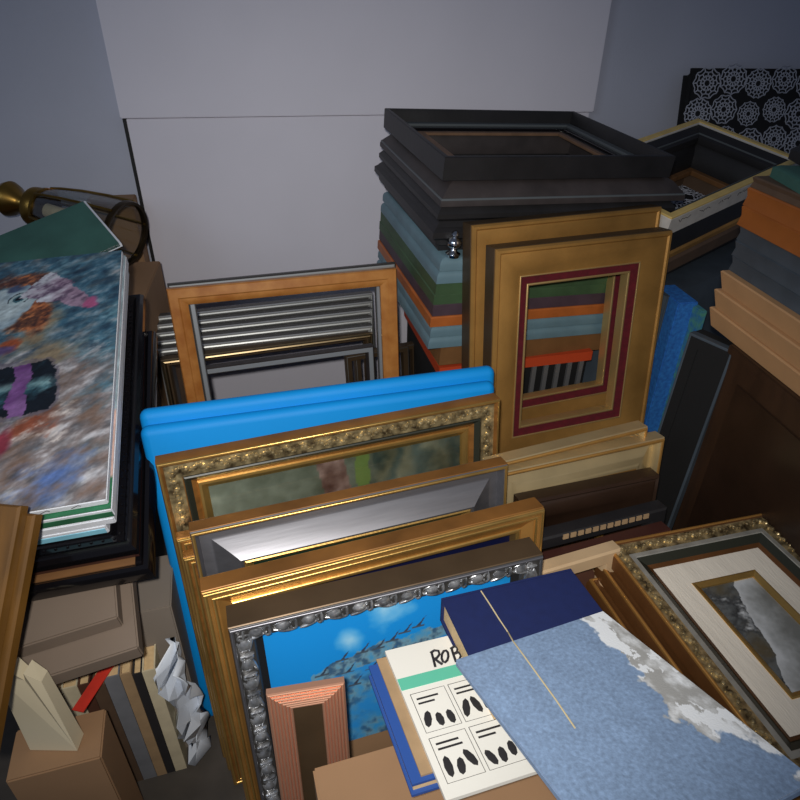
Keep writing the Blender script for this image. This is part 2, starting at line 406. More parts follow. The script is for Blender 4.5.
# wide silver scoop frame
silv = lean_frame('picture_frame', 'wide scooped silver frame with a thin gold rim around a dark green picture', 'framed picture',
    (190, 535), (509, 466), .80, .04, [
    ('moulding', [(0, 0), (0, .034), (.004, .039), (.008, .036), (.010, .022)]+[(.012+.064*t, .014+.030*t**1.9+.004*math.sin(t*math.pi)) for t in [i/14 for i in range(15)]]+[(.080, .043), (.083, .036), (.083, 0)], M['silver']),
    ('rim', bead(.004, .0365, .003, 8, .03), M['gold'], 'thin gold rim'),
    ('slip', [(.081, .003), (.081, .038), (.085, .042), (.089, .040), (.098, .030), (.098, .003)], M['gold'], 'gold inner slip'),
    ('side', rect(-.001, .002, .002, .033), M['goldside'], 'brown gilt outer side'),
    ('picture', sheet(.09, .022, .029), M['blackgreen'])])
dims(silv)
# gold frames
def goldframe(label, TL, TR, z, pic):
    P = [('moulding', [(0, 0), (0, .040), (.004, .044), (.012, .044), (.016, .040), (.022, .040), (.03, .034), (.052, .024), (.052, 0)], M['golddeep']),
         ('outer_bead', bead(.0045, .0425, .0035, 8, .02), M['gold']), ('middle_bead', bead(.016, .0415, .003, 8, .02), M['gold']),
         ('inner_bead', bead(.047, .0265, .0055, 10, .005), M['gold']),
         ('side', rect(-.001, .002, .002, .037), M['goldside'], 'brown gilt outer side')]
    if pic: P.append(('picture', sheet(.048, .003, .006), M['navypic'], 'dark navy picture'))
    o = lean_frame('picture_frame', label, 'framed picture' if pic else 'picture frame', TL, TR, z, .046, P); dims(o)
goldframe('bright gold beaded frame around a dark navy picture, behind the carved silver frame', (202, 596), (546, 510), .772, True)
# carved silver frame
osil = lean_frame('picture_frame', 'carved silver frame with a bright blue sky picture, frontmost of the leaning row', 'framed picture',
    (229, 632), (544, 557), .768, .058, [
    ('moulding', [(0, 0), (0, .054), (.003, .057), (.006, .054), (.034, .046), (.038, .036), (.038, 0)], M['greyside']),
    ('rim', bead(.003, .0555, .0026, 8, .04), M['silver']),
    ('side', rect(-.0015, .0015, .0005, .052), M['bronzeside'], 'brown outer side'),
    ('inner_band', [(.036, .024), (.036, .040), (.048, .030), (.048, .024)], M['dark'], 'black inner band')])
sw, sh = dims(osil)
link('ornament', ornament(sw, sh, .019, .028, .050, .042, .0075, 'leaf'), M['silverorn'], osil)
PY = -.029
def px_tab(o, y, **k): return {n: plane_px(o, p, y) for n, p in k.items()}
K = px_tab(osil, PY, c1=(385, 608), c2=(400, 585), c3=(350, 640), w1=(345, 660), w2=(420, 632), t0=(505, 585))
def blend(c, d, a): a = max(0., min(1., a)); return [p*(1-a)+q*a for p, q in zip(c, d)]
MARK = [plane_px(osil, p, PY) for p in ((322, 675), (342, 660), (348, 672), (362, 652), (378, 648), (392, 640), (405, 632), (418, 626), (335, 690), (355, 684), (372, 668), (388, 656))]
def skyart(x, z):
    n = nz(x, z, 14, 3); m = nz(x, z, 45, 4)
    c = [26, 142, 222]
    for k, r in (('c1', .05), ('c2', .04), ('c3', .03)):
        d = math.hypot(x-K[k][0], z-K[k][1]); c = blend(c, [150, 206, 238], (1-d/r)*1.1+n*.5)
    # pale choppy band rising to the right
    (xa, za), (xb, zb) = K['w1'], K['w2']
    t = (x-xa)/(xb-xa); zl = za+(zb-za)*t
    if t > -.45 and z < zl+n*.02: c = blend(c, [140, 158, 160], .75+m*.6); c = blend(c, [60, 96, 128], max(0, m*2.2))
    if t > -.45 and z < zl-.03: c = blend(c, [44, 140, 214], .55+n)
    for q in MARK:
        u, v = x-q[0], z-q[1]
        if 0 < v < .020 and abs(u-v*.75) < .0036*(1-v/.024): c = [58, 66, 84] if v < .016 else [36, 110, 180]
        if abs(v+.001) < .0016 and abs(u) < .012: c = [70, 84, 98]
    if x > K['t0'][0]-.02 and z > K['t0'][1]-.03: c = blend(c, [20, 120, 160], .5+n)
    return c
art('picture', -sw/2+.045, sw/2-.045, sh-.36, sh-.045, PY, 210, 160, skyart, M['print'], osil)
link('backing', boxm(-sw/2+.03, sw/2-.03, -.024, -.004, .03, sh-.03), M['cardboard'], osil)
# small copper ribbed frame at the bottom edge
CR = [(0, 0), (0, .010)]
for i in range(7): CR += arc(.0035+.0050*i, .0105+.002*math.sin(i/6*math.pi), .0025, 180, 0, 5)
CR += [(.036, .010), (.036, 0)]
cop = lean_frame('picture_frame', 'small copper ribbed frame leaning against the blue sky picture', 'picture frame', (266, 698), (345, 685), .735, .016, [('moulding', CR, M['copper']), ('backing', sheet(.03, .002, .005), M['bronzeside'])]); dims(cop)

# ================================================================== pine frame and silver stack against the wall
TH = .02
pine = lean_frame('picture_frame', 'orange pine frame standing empty in front of thin silver frames', 'picture frame', (166, 290), (397, 269), .9, .024, [
    ('moulding', [(0, 0), (0, .017), (.003, .021), (.026, .024), (.030, .021), (.034, .021), (.046, .014), (.050, .012), (.050, 0)], M['pine'])])
dims(pine)
tall = lean_frame('picture_frame', 'tall grey silver frame right behind the orange pine frame', 'picture frame', (167, 285), (396, 263), .9, .02, [
    ('moulding', [(0, 0), (0, .014), (.004, .018), (.05, .018), (.062, .012), (.066, .012), (.066, 0)], M['greyside']),
    ('front_strip', [(.004, .015), (.004, .0185), (.008, .021), (.014, .0185), (.014, .015)], M['silverstrip']),
    ('inner_strip', rect(.051, .064, .010, .0195), M['palesilver'])]); dims(tall)
def zyp(p, y0):
    n = np.array((math.sin(R(16)), -math.cos(R(16)), 0)); rr = ray(p); k = (n@(np.array((-.6, y0, 0))-_C))/(n@rr); return float((_C+rr*k)[2])
SP = [('moulding', [(0, 0), (0, .030), (.003, .034), (.022, .034), (.026, .028), (.030, .02), (.030, 0)], M['greyside']),
      ('strip', [(.001, .028), (.001, .035), (.004, .038), (.008, .036), (.012, .038), (.017, .034), (.017, .028)], M['silverstrip'])]
CP = [('moulding', [(0, 0), (0, .030), (.003, .034), (.022, .034), (.026, .028), (.030, .02), (.030, 0)], M['bronzeside']),
      ('strip', [(.001, .028), (.001, .035), (.004, .038), (.008, .036), (.012, .038), (.017, .034), (.017, .028)], M['champagne'])]
names = ['rearmost', 'second from the back', 'third from the back', 'fourth from the back', 'fifth from the back', 'front']
for k in range(6):
    lab = ('thin champagne gilt frame, frontmost of the stack seen through the orange pine frame' if k == 5 else
           'thin silver frame seen through the orange pine frame, %s of its stack' % names[k])
    dv = (8.2*k, 8.2*k) if k < 5 else (43.5, 40)
    o = lean_frame('picture_frame', lab, 'picture frame', (155+k*.4+(3 if k == 5 else 0), 317+dv[0]), (373, 293+dv[1]), zyp((155+k*.4+(3 if k == 5 else 0), 317+dv[0]), 1.79+.043*(5-k)), .038, CP if k == 5 else SP, group='stack of thin silver frames'); dims(o)
ps = lean_frame('picture_frame', 'low pale silver frame with a dark side, seen low through the pine frame', 'picture frame', (188, 371), (374, 346), zyp((188, 371), 1.685), .03, [
    ('moulding', [(0, 0), (0, .026), (.003, .03), (.020, .03), (.024, .02), (.024, 0)], M['blackbrown']),
    ('strip', rect(.004, .019, .02, .032), M['palesilver'])]); dims(ps)
for k in range(2):
    o = lean_frame('picture_frame', ['narrow bronze brown frame, left of two behind the pine frame at its right rail', 'narrow bronze brown frame, right of two behind the pine frame at its right rail'][k], 'picture frame',
        (346+9*k, 357-3*k), (409+9*k, 346-3*k), zyp((346+9*k, 357-3*k), 1.72+.03*k), .026, [('moulding', [(0, 0), (0, .022), (.004, .026), (.02, .022), (.022, .01), (.022, 0)], M['bronzeside']),
        ('edge', bead(.004, .0245, .0018, 6, .02), M['greyside'])]); dims(o)

# ================================================================== velvet lined gold pair
def velvetframe(label, TL, TR, z, rw, zf):
    P = [('moulding', [(0, 0), (0, .054), (.004, .060), (.010, .060), (.014, .056), (.03, .058), (rw-.012, .044), (rw, .040), (rw, 0)], M['goldmatte']),
         ('side', rect(-.0012, .002, .001, .050), M['bronzeside'], 'brown bronze outer side'),
         ('velvet_liner', [(rw-.003, .004), (rw-.003, .038), (rw, .040), (rw+.022, .034), (rw+.024, .030), (rw+.024, .004)], M['velvet'], 'burgundy velvet liner'),
         ('outer_bevel', bead(rw, .0405, .0022, 8, .01), M['bevelgold']),
         ('inner_bevel', bead(rw+.0255, .0325, .0035, 8, .004), M['bevelgold'])]
    o = lean_frame('picture_frame', label, 'picture frame', TL, TR, z, .060, P, l=8, zf=zf); return dims(o)
velvetframe('large matte gold frame with a burgundy velvet liner, in front of its twin', (497, 250), (674, 231), 1.075, .078, .455)
velvetframe('large matte gold frame with a burgundy liner, mostly hidden behind its twin', (473, 226), (663, 207), 1.1, .088, .455)

# low frames between the velvet frame and the foreground
def cgold(label, TL, TR, z):
    P = [('moulding', [(0, 0), (0, .032), (.003, .036), (.010, .036), (.013, .030)]+[(.013+.052*t, .012+.022*t**1.7+.004*math.sin(t*math.pi)) for t in [i/12 for i in range(13)]]+[(.070, .034), (.074, .020), (.074, 0)], M['creamgold']),
         ('rim', bead(.006, .0345, .004, 8, .02), M['goldmatte']), ('inner_lip', [(.068, .01), (.068, .034), (.073, .036), (.094, .020), (.094, .01)], M['goldmatte'])]
    o = lean_frame('picture_frame', label, 'picture frame', TL, TR, z, .037, P); dims(o)
cgold('cream gold frame leaning right below the velvet lined frame, behind a similar one', (490, 466), (649, 427), .762)
cgold('cream gold frame with a shiny cove, between a similar one and dark low frames', (500, 474), (666, 438), .742)
o = lean_frame('picture_frame', 'low dark brown frame in front of the cream gold frames', 'picture frame', (522, 504), (661, 476), .69, .04, [
    ('moulding', [(0, 0), (0, .034), (.004, .04)]+arc(.03, .03, .024, 150, 20, 6, .012)+[(.10, .022), (.10, 0)], M['brownlac'])]); dims(o)
o = lean_frame('picture_frame', 'low black frame with a row of small pale blocks on its edge', 'picture frame', (520, 545), (668, 508), .655, .034, [
    ('moulding', [(0, 0), (0, .03), (.004, .034), (.03, .03), (.034, .02), (.034, 0)], M['black'])]); w_, h_ = dims(o)
def beadrow(w, h):
    bm = bmesh.new(); n = 12
    for i in range(n): box_into(bm, -w/2+.10+.018*i, -w/2+.113+.018*i, -.0355, -.033, h-.013, h-.002)
    return bm
link('block_row', beadrow(w_, h_), M['s_tan'], o)
o = lean_frame('picture_frame', 'low dark red brown frame between the low black frame and the sand coloured one', 'picture frame', (530, 568), (672, 530), .64, .034, [
    ('moulding', [(0, 0), (0, .03), (.005, .034), (.02, .034), (.026, .026), (.04, .02), (.04, 0)], M['darkred'])]); dims(o)
o = lean_frame('picture_frame', 'low sand coloured wooden frame beside the navy book', 'picture frame', (530, 576), (622, 549), .66, .03, [
    ('moulding', [(0, 0), (0, .026), (.004, .03), (.03, .028), (.034, .02), (.034, 0)], M['sand'])]); dims(o)

# ================================================================== black stack on coloured stack
A = Vector(at((445, 157), 1.25)); mS = axes(17, -2.5, 90-3)
st = Stack(A, mS)
def blk(label, w, h, sec, mm='black', extra=(), group='stack of black frames'):
    return make('picture_frame', label, 'picture frame', w, h, [('moulding', sec, M[mm])]+list(extra), group), w, h
o, w, h = blk('black deep tray frame with a grey inner ledge, topmost of the black stack', .68, .57,
    [(0, 0), (0, .056), (.003, .058), (.012, .058), (.016, .05), (.020, .012), (.10, .006), (.10, 0)], 'black',
    [('inner_ledge', rect(.020, .046, .008, .022), M['innergrey'], 'grey inner ledge'), ('inner_step', rect(.046, .074, .004, .016), M['blackgloss'], 'black step'), ('inner_lip', rect(.086, .106, .001, .009), M['rawwood'], 'raw brown lip')])
st.put(o, w, h, .058)
o, w, h = blk('black frame with a wide sloping face, second from the top of the black stack', .74, .60,
    [(0, 0), (0, .012), (.004, .020), (.03, .046), (.055, .058), (.09, .058), (.10, .03), (.10, 0)], 'blackbrown', [('edge', bead(.004, .0175, .0025, 6, .01), M['innergrey'])])
st.put(o, w, h, .058, -.008, -.026)
o, w, h = blk('black ridged frame, third from the top of the black stack', .725, .59, [(0, 0), (.012, .012), (.0, .022), (0, .034), (.014, .05), (.08, .054), (.09, .03), (.09, 0)], 'black')
st.put(o, w, h, .054, -.012, -.024)
o, w, h = blk('black ridged frame with a stepped side, lowest of the black stack', .735, .61, [(.03, 0), (.028, .014), (.014, .022), (.012, .036), (.0, .046), (0, .062), (.012, .072), (.09, .072), (.095, .03), (.095, 0)], 'black')
st.put(o, w, h, .072, -.022, -.032)
def crd(label, mname, d, dx, dz, w=.70, h=.58, rounded=True):
    sec = [(0, 0)]+(arc(.02, d*.45, .02, 180, 90, 5, d*.55) if rounded else [(0, d-.003), (.003, d)])+[(.08, d), (.085, d*.5), (.085, 0)]
    o = tag(link('picture_frame', sweep(sec, w, h), M[mname]), label, 'picture frame', 'stack of coloured frames'); st.put(o, w, h, d, dx, dz)
crd('blue grey rounded frame directly under the black stack', 'bluegrey', .034, -.004, -.058)
crd('blue grey rounded frame, second of the coloured stack, on the green frame', 'bluegrey', .034, -.010, -.062)
crd('dark green frame in the coloured stack, on another green one', 'green', .034, -.008, -.058, rounded=False)
crd('dark green frame in the coloured stack, on the plum one', 'green', .03, -.010, -.056, rounded=False)
crd('plum painted frame in the coloured stack, between green and orange', 'purple', .036, -.008, -.054, rounded=False)
crd('orange stained frame in the coloured stack, under the plum one', 'orange', .030, -.014, -.060, rounded=False)
crd('blue grey rounded frame right under the orange frame', 'bluegrey', .034, -.010, -.058)
crd('blue grey rounded frame at the bottom of the coloured stack', 'bluegrey', .034, -.014, -.062)
crd('wide brown wooden frame beneath the coloured stack, seen through the velvet lined frame', 'brownwood', .066, .03, -.052, .66, .52, False)
bpos = st.P+mS.col[0]*.30+mS.col[2]*.24-mS.col[1]*st.lev
# the crate that carries the stack
ct = bpos.z-.016; cw, ch = .50, .44
cr_ = tag(empty('storage_crate'), 'red orange slatted crate carrying the coloured stack, seen through the velvet lined frame', 'crate')
cr_.matrix_world = Matrix.Translation((bpos.x, bpos.y, 0)) @ Matrix.Rotation(R(14), 4, 'Z')
fy = -.30
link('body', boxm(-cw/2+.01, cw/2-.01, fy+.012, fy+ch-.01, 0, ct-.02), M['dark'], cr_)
link('rim', sweep([(0, 0), (0, .032), (.03, .032), (.03, 0)], cw, ch), M['cratered'], cr_).matrix_local = Matrix.Translation((0, fy, ct-.032)) @ Matrix.Rotation(R(-90), 4, 'X')
for i in range(12):
    x = -cw/2+.03+(cw-.06)*i/11
    link('slat', boxm(x-.007, x+.007, fy+.002, fy+.011, .02, ct-.032), M['slat'], cr_)
link('base', boxm(-cw/2, cw/2, fy, fy+ch, 0, .03), M['cratered'], cr_)
# chrome finial standing on the blue grey frame
fin = tag(link('finial', lathe([(.001, 0), (.014, .0), (.015, .006), (.008, .010), (.006, .016), (.013, .022), (.015, .030), (.010, .037), (.005, .041), (.008, .046), (.005, .052), (.001, .054)], 18), M['chrome'], None, 50), 'small chrome finial on the corner of the topmost blue grey frame', 'finial')
lev = -(.058+.058+.054+.072+.002); ax_ = (459-446)/330.
fin.scale = (1.35, 1.35, 1.3)
fin.location = A+mS.col[0]*.036+mS.col[2]*-.040-mS.col[1]*lev; fin.rotation_euler = mS.to_euler(); fin.rotation_euler.rotate_axis('X', R(90))
# support below the velvet frames
vb = flatbox('cardboard_box', 'brown cardboard box under the velvet lined gold frames', 'box', .62, .455, .30, M['cardboard'])
vb.matrix_world = Matrix.Translation((.49, 1.47, 0)) @ Matrix.Rotation(R(17), 4, 'Z') @ Matrix.Translation((0, .15, 0))

# ================================================================== LEFT PILE
def lstq(a, d, p):
    r = ray(p); Aq = np.stack([np.array(d), -r], 1); return float(np.linalg.lstsq(Aq, _C-np.array(a), rcond=None)[0][0])
P, d1, d2 = corner((106, 499), (35, 511), (122, 250), .85, -2.5)
mL = m3_from(-d1, d2); hL = lstq(P, d2, (122, 250)); wL = .62
stL = Stack(P, mL)
def canvas(label, w, h, d, edge, dx, dz, front_dx=None):
    root = tag(empty('canvas'), label, 'painting', 'canvases piled on the black frames')
    link('stretcher', boxm(-w/2, w/2, -d+.0015, 0, 0, h), M[edge], root, bevel=.002)
    # dx is the offset of the front-right corner
    stL.put(root, w, h, d, dx-w, dz); return root
bpy.context.view_layer.update()
clown = canvas('large oil painting of a clown lying on top of the canvas pile', wL, hL, .017, 'canvaswhite', 0, 0)
clown['label'] = 'large oil painting of a clown with a dark top hat, topmost of the canvas pile'
Q = {k: plane_px(clown, p, -.017) for k, p in dict(face=(-6, 312), face2=(22, 300), eye=(19, 299), eye2=(17, 289), hair1=(22, 282), hair2=(36, 314), hair3=(14, 322), cone0=(40, 285), cone1=(88, 303), pom=(92, 302),
    hatA=(-30, 398), hatB=(54, 383), hatT=(53, 364), hatBt=(46, 408), ban0=(24, 362), ban1=(14, 410), org=(10, 346), rust=(38, 424), rust2=(55, 422), blue=(45, 478), tan=(40, 350), red=(2, 440), coll=(2, 352)).items()}
S_ = plane_px(clown, (10, 400), -.017); S2 = plane_px(clown, (20, 400), -.017); U = abs(S2[0]-S_[0])/10   # metres per pixel there
def near(x, z, k, rx, rz, n=0., j=0.):
    q = Q[k]; u, v = (x-q[0])/rx, (z-q[1])/rz; return 1-math.hypot(u, v)+n*j
def seg(x, z, a, b):
    ax, az = Q[a]; bx, bz = Q[b]; vx, vz = bx-ax, bz-az; L = math.hypot(vx, vz); t = ((x-ax)*vx+(z-az)*vz)/(L*L); s_ = ((x-ax)*-vz+(z-az)*vx)/L; return t, s_
from mathutils import noise as _noise
def fr(x, z, sx, sz, k): return _noise.fractal(Vector((x*sx, z*sz, k)), .7, 2.2, 5)
def clownart(x, z):
    # brush strokes run diagonally; every patch has a ragged, blended edge
    p, q = x*.8+z*.5, z*.8-x*.5
    n = fr(p, q, 9, 22, 1.)*.9; m = fr(p, q, 26, 56, 2.)*.8; o = fr(x, z, 5, 5, 3.); n3 = fr(p, q, 14, 34, 9.); h = fr(p, q, 60, 120, 4.)
    jx, jz = x+.010*n+.005*m, z+.014*n3*.6+.006*m          # warped place, so outlines wobble like paint
    zt = Q['hatT'][1]; t = (z-zt)/.28; s_ = (wL/2-x)/(90*U)     # s_ runs from the right edge leftwards
    c = blend([140, 130, 130], [66, 108, 132], .45+t*1.1+n*.5+o*.6+(.35-s_*.5 if -.35 < t < .4 else 0))
    c = blend(c, [112, 158, 174], max(0, n*1.3)*(.7 if t > -.1 else .3))
    c = blend(c, [196, 196, 202], max(0, n3*1.7-.1) if t < .2 else max(0, m*.7))
    c = blend(c, [124, 104, 94], max(0, -n3*1.6)*(.95 if t < .1 else .35))
    c = blend(c, [44, 72, 98], max(0, -m*1.3)*(.9 if t > .1 else .25))
    c = blend(c, [142, 128, 106], near(jx, jz, 'tan', 38*U, .11, n, .8)*1.3)
    c = blend(c, [98, 126, 186], near(jx, jz, 'blue', 40*U, .055, n, 1.)*1.1)
    rr = near(jx, jz, 'rust', 34*U, .035, n, 1.)
    c = blend(c, [150, 84, 62], rr*1.2*(.5+max(0, n3*2))); c = blend(c, [206, 198, 194], max(0, m*1.5)*(rr > -.3))
    c = blend(c, [140, 56, 72], near(jx, jz, 'red', 10*U, .05, n, 1.)*1.2)
    # hat lying on its side: a dark cylinder with a rounded end, a sheen along it and a violet band
    t1, s1 = seg(jx, jz, 'hatA', 'hatB'); hh = abs(Q['hatT'][1]-Q['hatBt'][1])*.6; e = s1/hh
    end = 1.02-.07*e*e
    if t1 < end and abs(e) < 1:
        c = blend([18, 26, 36], [52, 96, 112], max(0, .55-abs(e+.05)*.9+n*.9+h*.3))
        c = blend(c, [168, 206, 208], max(0, .30-abs(e-.10)+m*.25)*1.8)
        if t1 > end-.05: c = blend(c, [20, 28, 40], .5)
        tb, sb = seg(jx, jz, 'ban0', 'ban1')
        if abs(sb) < 8.5*U: c = blend([140, 100, 160], [104, 62, 124], .5+n+e*.3)
    elif t1 < end+.04 and abs(e) < 1.12: c = blend(c, [96, 92, 112], .5)
    # hair and face
    for k, rx, rz, col in (('hair1', 34*U, .05, [112, 74, 64]), ('hair2', 18*U, .065, [146, 86, 58]), ('hair3', 28*U, .035, [110, 72, 54])):
        f = near(jx, jz, k, rx, rz, n, .5)
        if f > 0: c = blend(c, blend(col, [186, 116, 74] if h+m > .1 else [78, 52, 50], abs(m+h)*1.3), f*3)
    f = max(near(jx, jz, 'face', 36*U, .075), near(jx, jz, 'face2', 17*U, .05))
    if f > 0: c = blend(c, blend([188, 206, 214], [140, 166, 186], .3+n*.9+(.3-f)), f*9)
    e = near(jx, jz, 'eye2', 16*U, .014)
    if e > 0: c = blend(c, [70, 84, 116], e*2)
    u, v = x-Q['eye'][0], z-Q['eye'][1]; k = math.hypot(u/(11*U), (v-.35*u)/.017)
    if k < 1: c = [176, 200, 206] if k > .62 else ([62, 104, 120] if k > .36 else [16, 22, 32])
    elif k < 1.16 and (v-.35*u > -.004 or u > 6*U): c = [36, 42, 58]
    # party cone on the right of the hair
    tc, sc = seg(jx, jz, 'cone0', 'cone1')
    if -.05 < tc < 1 and abs(sc) < .050*(1-tc*.72):
        c = blend([158, 134, 158], [200, 204, 216], .7+n*1.2-tc*.9); c = blend(c, [106, 86, 114], max(0, -m*2.2))
    c = blend(c, [176, 92, 136], near(jx, jz, 'pom', 10*U, .024, n, .8)*2.2)
    c = blend(c, [160, 82, 52], near(jx, jz, 'org', 12*U, .03, n, 1.)*1.6)
    c = blend(c, [92, 76, 118], near(jx, jz, 'coll', 18*U, .014, n, .8)*1.6)
    return [k_*(.90+m*.14+h*.10) for k_ in c]
art('painting', -wL/2+.001, wL/2-.001, .001, hL-.001, -.017, 250, 300, clownart, M['art'], clown, .0015)
cb = canvas('green edged canvas directly under the clown painting', wL, hL+.012, .026, 'canvaswhite', .004, -.010)
def stripart(x, z):
    n = fr(x, z, 12, 20, 5.); t = z/hL
    c = [200, 170, 160] if .1 < t < .32 else ([44, 110, 76] if t <= .1 else [150, 168, 176]); return blend(c, [176, 112, 76], n+.2) if .1 < t < .25 else [k*(1+n*.25) for k in c]
art('painting', -wL/2+.001, wL/2-.001, .001, hL+.011, -.026, 120, 90, stripart, M['art'], cb, .0015)
link('painted_edge', boxm(-wL/2, wL/2-.002, -.017, -.002, -.0012, .001), M['canvasgreen'], cb)['label'] = 'green painted edge'
canvas('white primed canvas in the pile, third from the clown painting down', wL, hL, .020, 'canvaswhite', .0, -.012)
cd = canvas('aqua edged canvas at the bottom of the canvas pile, on the black frame', wL, hL, .028, 'canvaswhite', -.020, -.012)
link('painted_edge', boxm(-wL/2, wL/2-.004, -.018, -.004, -.0012, .001), M['canvasaqua'], cd)['label'] = 'aqua painted edge'
# marks scribbled on the white edges
for x in (.06, .11, .17, .20):
    bm = bmesh.new(); tube(bm, [(wL/2-x, -.006, -.0006), (wL/2-x+.012, -.012, -.0006), (wL/2-x+.016, -.009, -.0006)], .0007, 4); link('pencil_mark', bm, M['ink'], clown)
# glossy black frames below the canvases
def on_left(o, w, h, d, dx, dz): stL.put(o, w, h, d, dx-w, dz)
bp = [(0, 0), (0, .018), (.006, .027), (.014, .028), (.022, .021), (.034, .021), (.046, .012), (.05, .012), (.05, 0)]
def dots(w, h):
    bm = bmesh.new(); 
    for p, d, l, nn in rails(w, h, .028):
        n = int(l/.02)
        for j in range(n): q = p+d*(l*(j+.5)/n); blob(bm, (q.x, -.0215, q.y), .003, .003, .003, 0, 6, 4)
    return bm
o = make('picture_frame', 'glossy black frame with a beaded inner edge under the canvas pile', 'picture frame', wL+.06, hL-.0, [('moulding', bp, M['blackgloss']), ('bead_row', dots, M['blackgloss']),
    ('lower_side', rect(.002, .03, -.012, 0), M['darkred'])]); on_left(o, wL+.06, hL-.0, .028, .024, -.050)
stL.lev -= .014
o = make('picture_frame', 'large black frame with a raw brown wooden strip, lowest of the left frames', 'picture frame', wL+.10, hL-.06, [
    ('moulding', [(0, 0), (0, .02), (.006, .030), (.014, .031), (.020, .024), (.09, .024), (.095, 0)], M['blackgloss']), ('raw_edge', lambda w, h: boxm(-w/2+.03, w/2-.03, -.027, -.02, .021, .05), M['brownwood'], 'raw brown wooden strip')])
on_left(o, wL+.10, hL-.06, .031, .042, -.080)
# taupe flat boxes
P2, e1, e2 = corner((118, 617), (12, 650), (116, 592), .63, -3.5)
mT = m3_from(-e1, e2); stT = Stack(P2, mT)
t1_ = flatbox('flat_box', 'flat taupe cardboard box, upper one of two under the black frames', 'box', .5, .42, .038, M['taupe'], 'flat taupe boxes', .003); stT.put(t1_, .5, .42, .038, -.5, 0)
t2_ = flatbox('flat_box', 'flat taupe cardboard box, lower one of two above the row of books', 'box', .55, .48, .04, M['taupe'], 'flat taupe boxes', .003); stT.put(t2_, .55, .48, .04, -.528, -.05)
# gold brown frames at the left edge
P3, g1, g2 = corner((34, 515), (2, 512), (2, 690), .9, -3)
mG = m3_from(-g1, -g2); stG = Stack(P3, mG)
GS = [(0, 0), (0, .016), (.003, .02), (.05, .018), (.06, .01), (.06, 0)]
bk = lambda w, h: boxm(-w/2+.012, w/2-.012, -.0175, -.002, .012, h-.012)
o = make('picture_frame', 'golden brown wooden picture back at the left edge, upper one of two', 'picture frame', .4, .34, [('moulding', GS, M['walnut']), ('backing', bk, M['walnut'])], 'golden brown wooden backs'); stG.put(o, .4, .34, .02, -.428, .012, True)
o = make('picture_frame', 'golden brown wooden picture back at the left edge, lower one of two', 'picture frame', .4, .36, [('moulding', GS, M['walnut']), ('backing', bk, M['walnut'])], 'golden brown wooden backs'); stG.put(o, .4, .36, .02, -.416, 0, True)
# books and papers at the lower left
rb = random.Random(5)
def book(name, label, px, z, yaw, w, h, d, cm, group='books at the lower left', lean=0.):
    """upright book, spine up: w thickness, h height, d depth; px is its top back-left corner"""
    root = tag(empty(name), label, 'book', group)
    link('cover', boxm(-w/2, -w/2+.003, 0, d, 0, h), M[cm], root); link('cover', boxm(w/2-.003, w/2, 0, d, 0, h), M[cm], root)
    link('spine', boxm(-w/2, w/2, 0, .003, 0, h), M[cm], root); link('page_block', boxm(-w/2+.003, w/2-.003, .003, d-.004, .003, h-.004), M['page'], root)
    m = axes(yaw, 0, lean); pose(root, m, (-w/2, 0, h), at(px, z)); return root
bl = [('s_tan', .03), ('s_cream', .03), ('s_rust', .022), ('s_brown', .026), ('s_grey', .03), ('s_tan', .022), ('s_dark', .018), ('s_cream', .026)]
nm = dict(s_cream='cream', s_rust='rust coloured', s_brown='brown', s_grey='grey', s_tan='tan', s_dark='black')
x0 = 48; zB = .40
wh = ['leftmost of the row', 'second of the row', 'beside the red paper strip', 'under the red paper strip', 'right of the red paper strip', 'next to the grey one', 'between two pale ones', 'rightmost of the row']
pB = at((44, 694), zB); pr = 0.
yawB = 17; xB = np.array([math.cos(R(yawB)), math.sin(R(yawB)), 0])
for i, (cm, w) in enumerate(bl):
    q = pB+xB*pr; zz = .385+.02*rb.random(); root = tag(empty('book'), '%s upright book at the lower left, %s' % (nm[cm], wh[i]), 'book', 'books at the lower left')
    d = .15+.03*rb.random()
    link('cover', boxm(-w/2, w/2, 0, .003, 0, zz), M[cm], root); link('cover', boxm(-w/2, -w/2+.003, .003, d, 0, zz), M[cm], root); link('cover', boxm(w/2-.003, w/2, .003, d, 0, zz), M[cm], root)
    link('page_block', boxm(-w/2+.0031, w/2-.0031, .0031, d-.004, .003, zz-.004), M['page'], root)
    pose(root, axes(yawB, 0, 0), (-w/2, 0, zz), (q[0], q[1], zz)); pr += w+.001
# red strip lying on the books
qa, qb = at((84, 702), .408), at((104, 672), .408)
v = Vector(qb-qa); L_ = v.length+.02; yr = math.degrees(math.atan2(v.y, v.x))
o = tag(link('paper_strip', boxm(-.02, L_, -.012, .012, 0, .002), M['s_red']), 'red paper strip lying on the books at the lower left', 'paper'); o.matrix_world = Matrix.Translation(qa) @ Matrix.Rotation(R(yr), 4, 'Z')
o = flatbox('book', 'dark blue book standing behind the row at the lower left', 'book', .06, .34, .03, M['s_blue']); pose(o, axes(17, 0, 0), (-.03, -.03, .34), at((118, 676), .34))
# grey brown card box behind
o = flatbox('cardboard_box', 'grey brown cardboard box beside the bright blue panels', 'box', .2, .50, .16, M['greycard'])
pose(o, axes(16, 0, 2), (.10, -.16, .50), at((171, 606), .5))
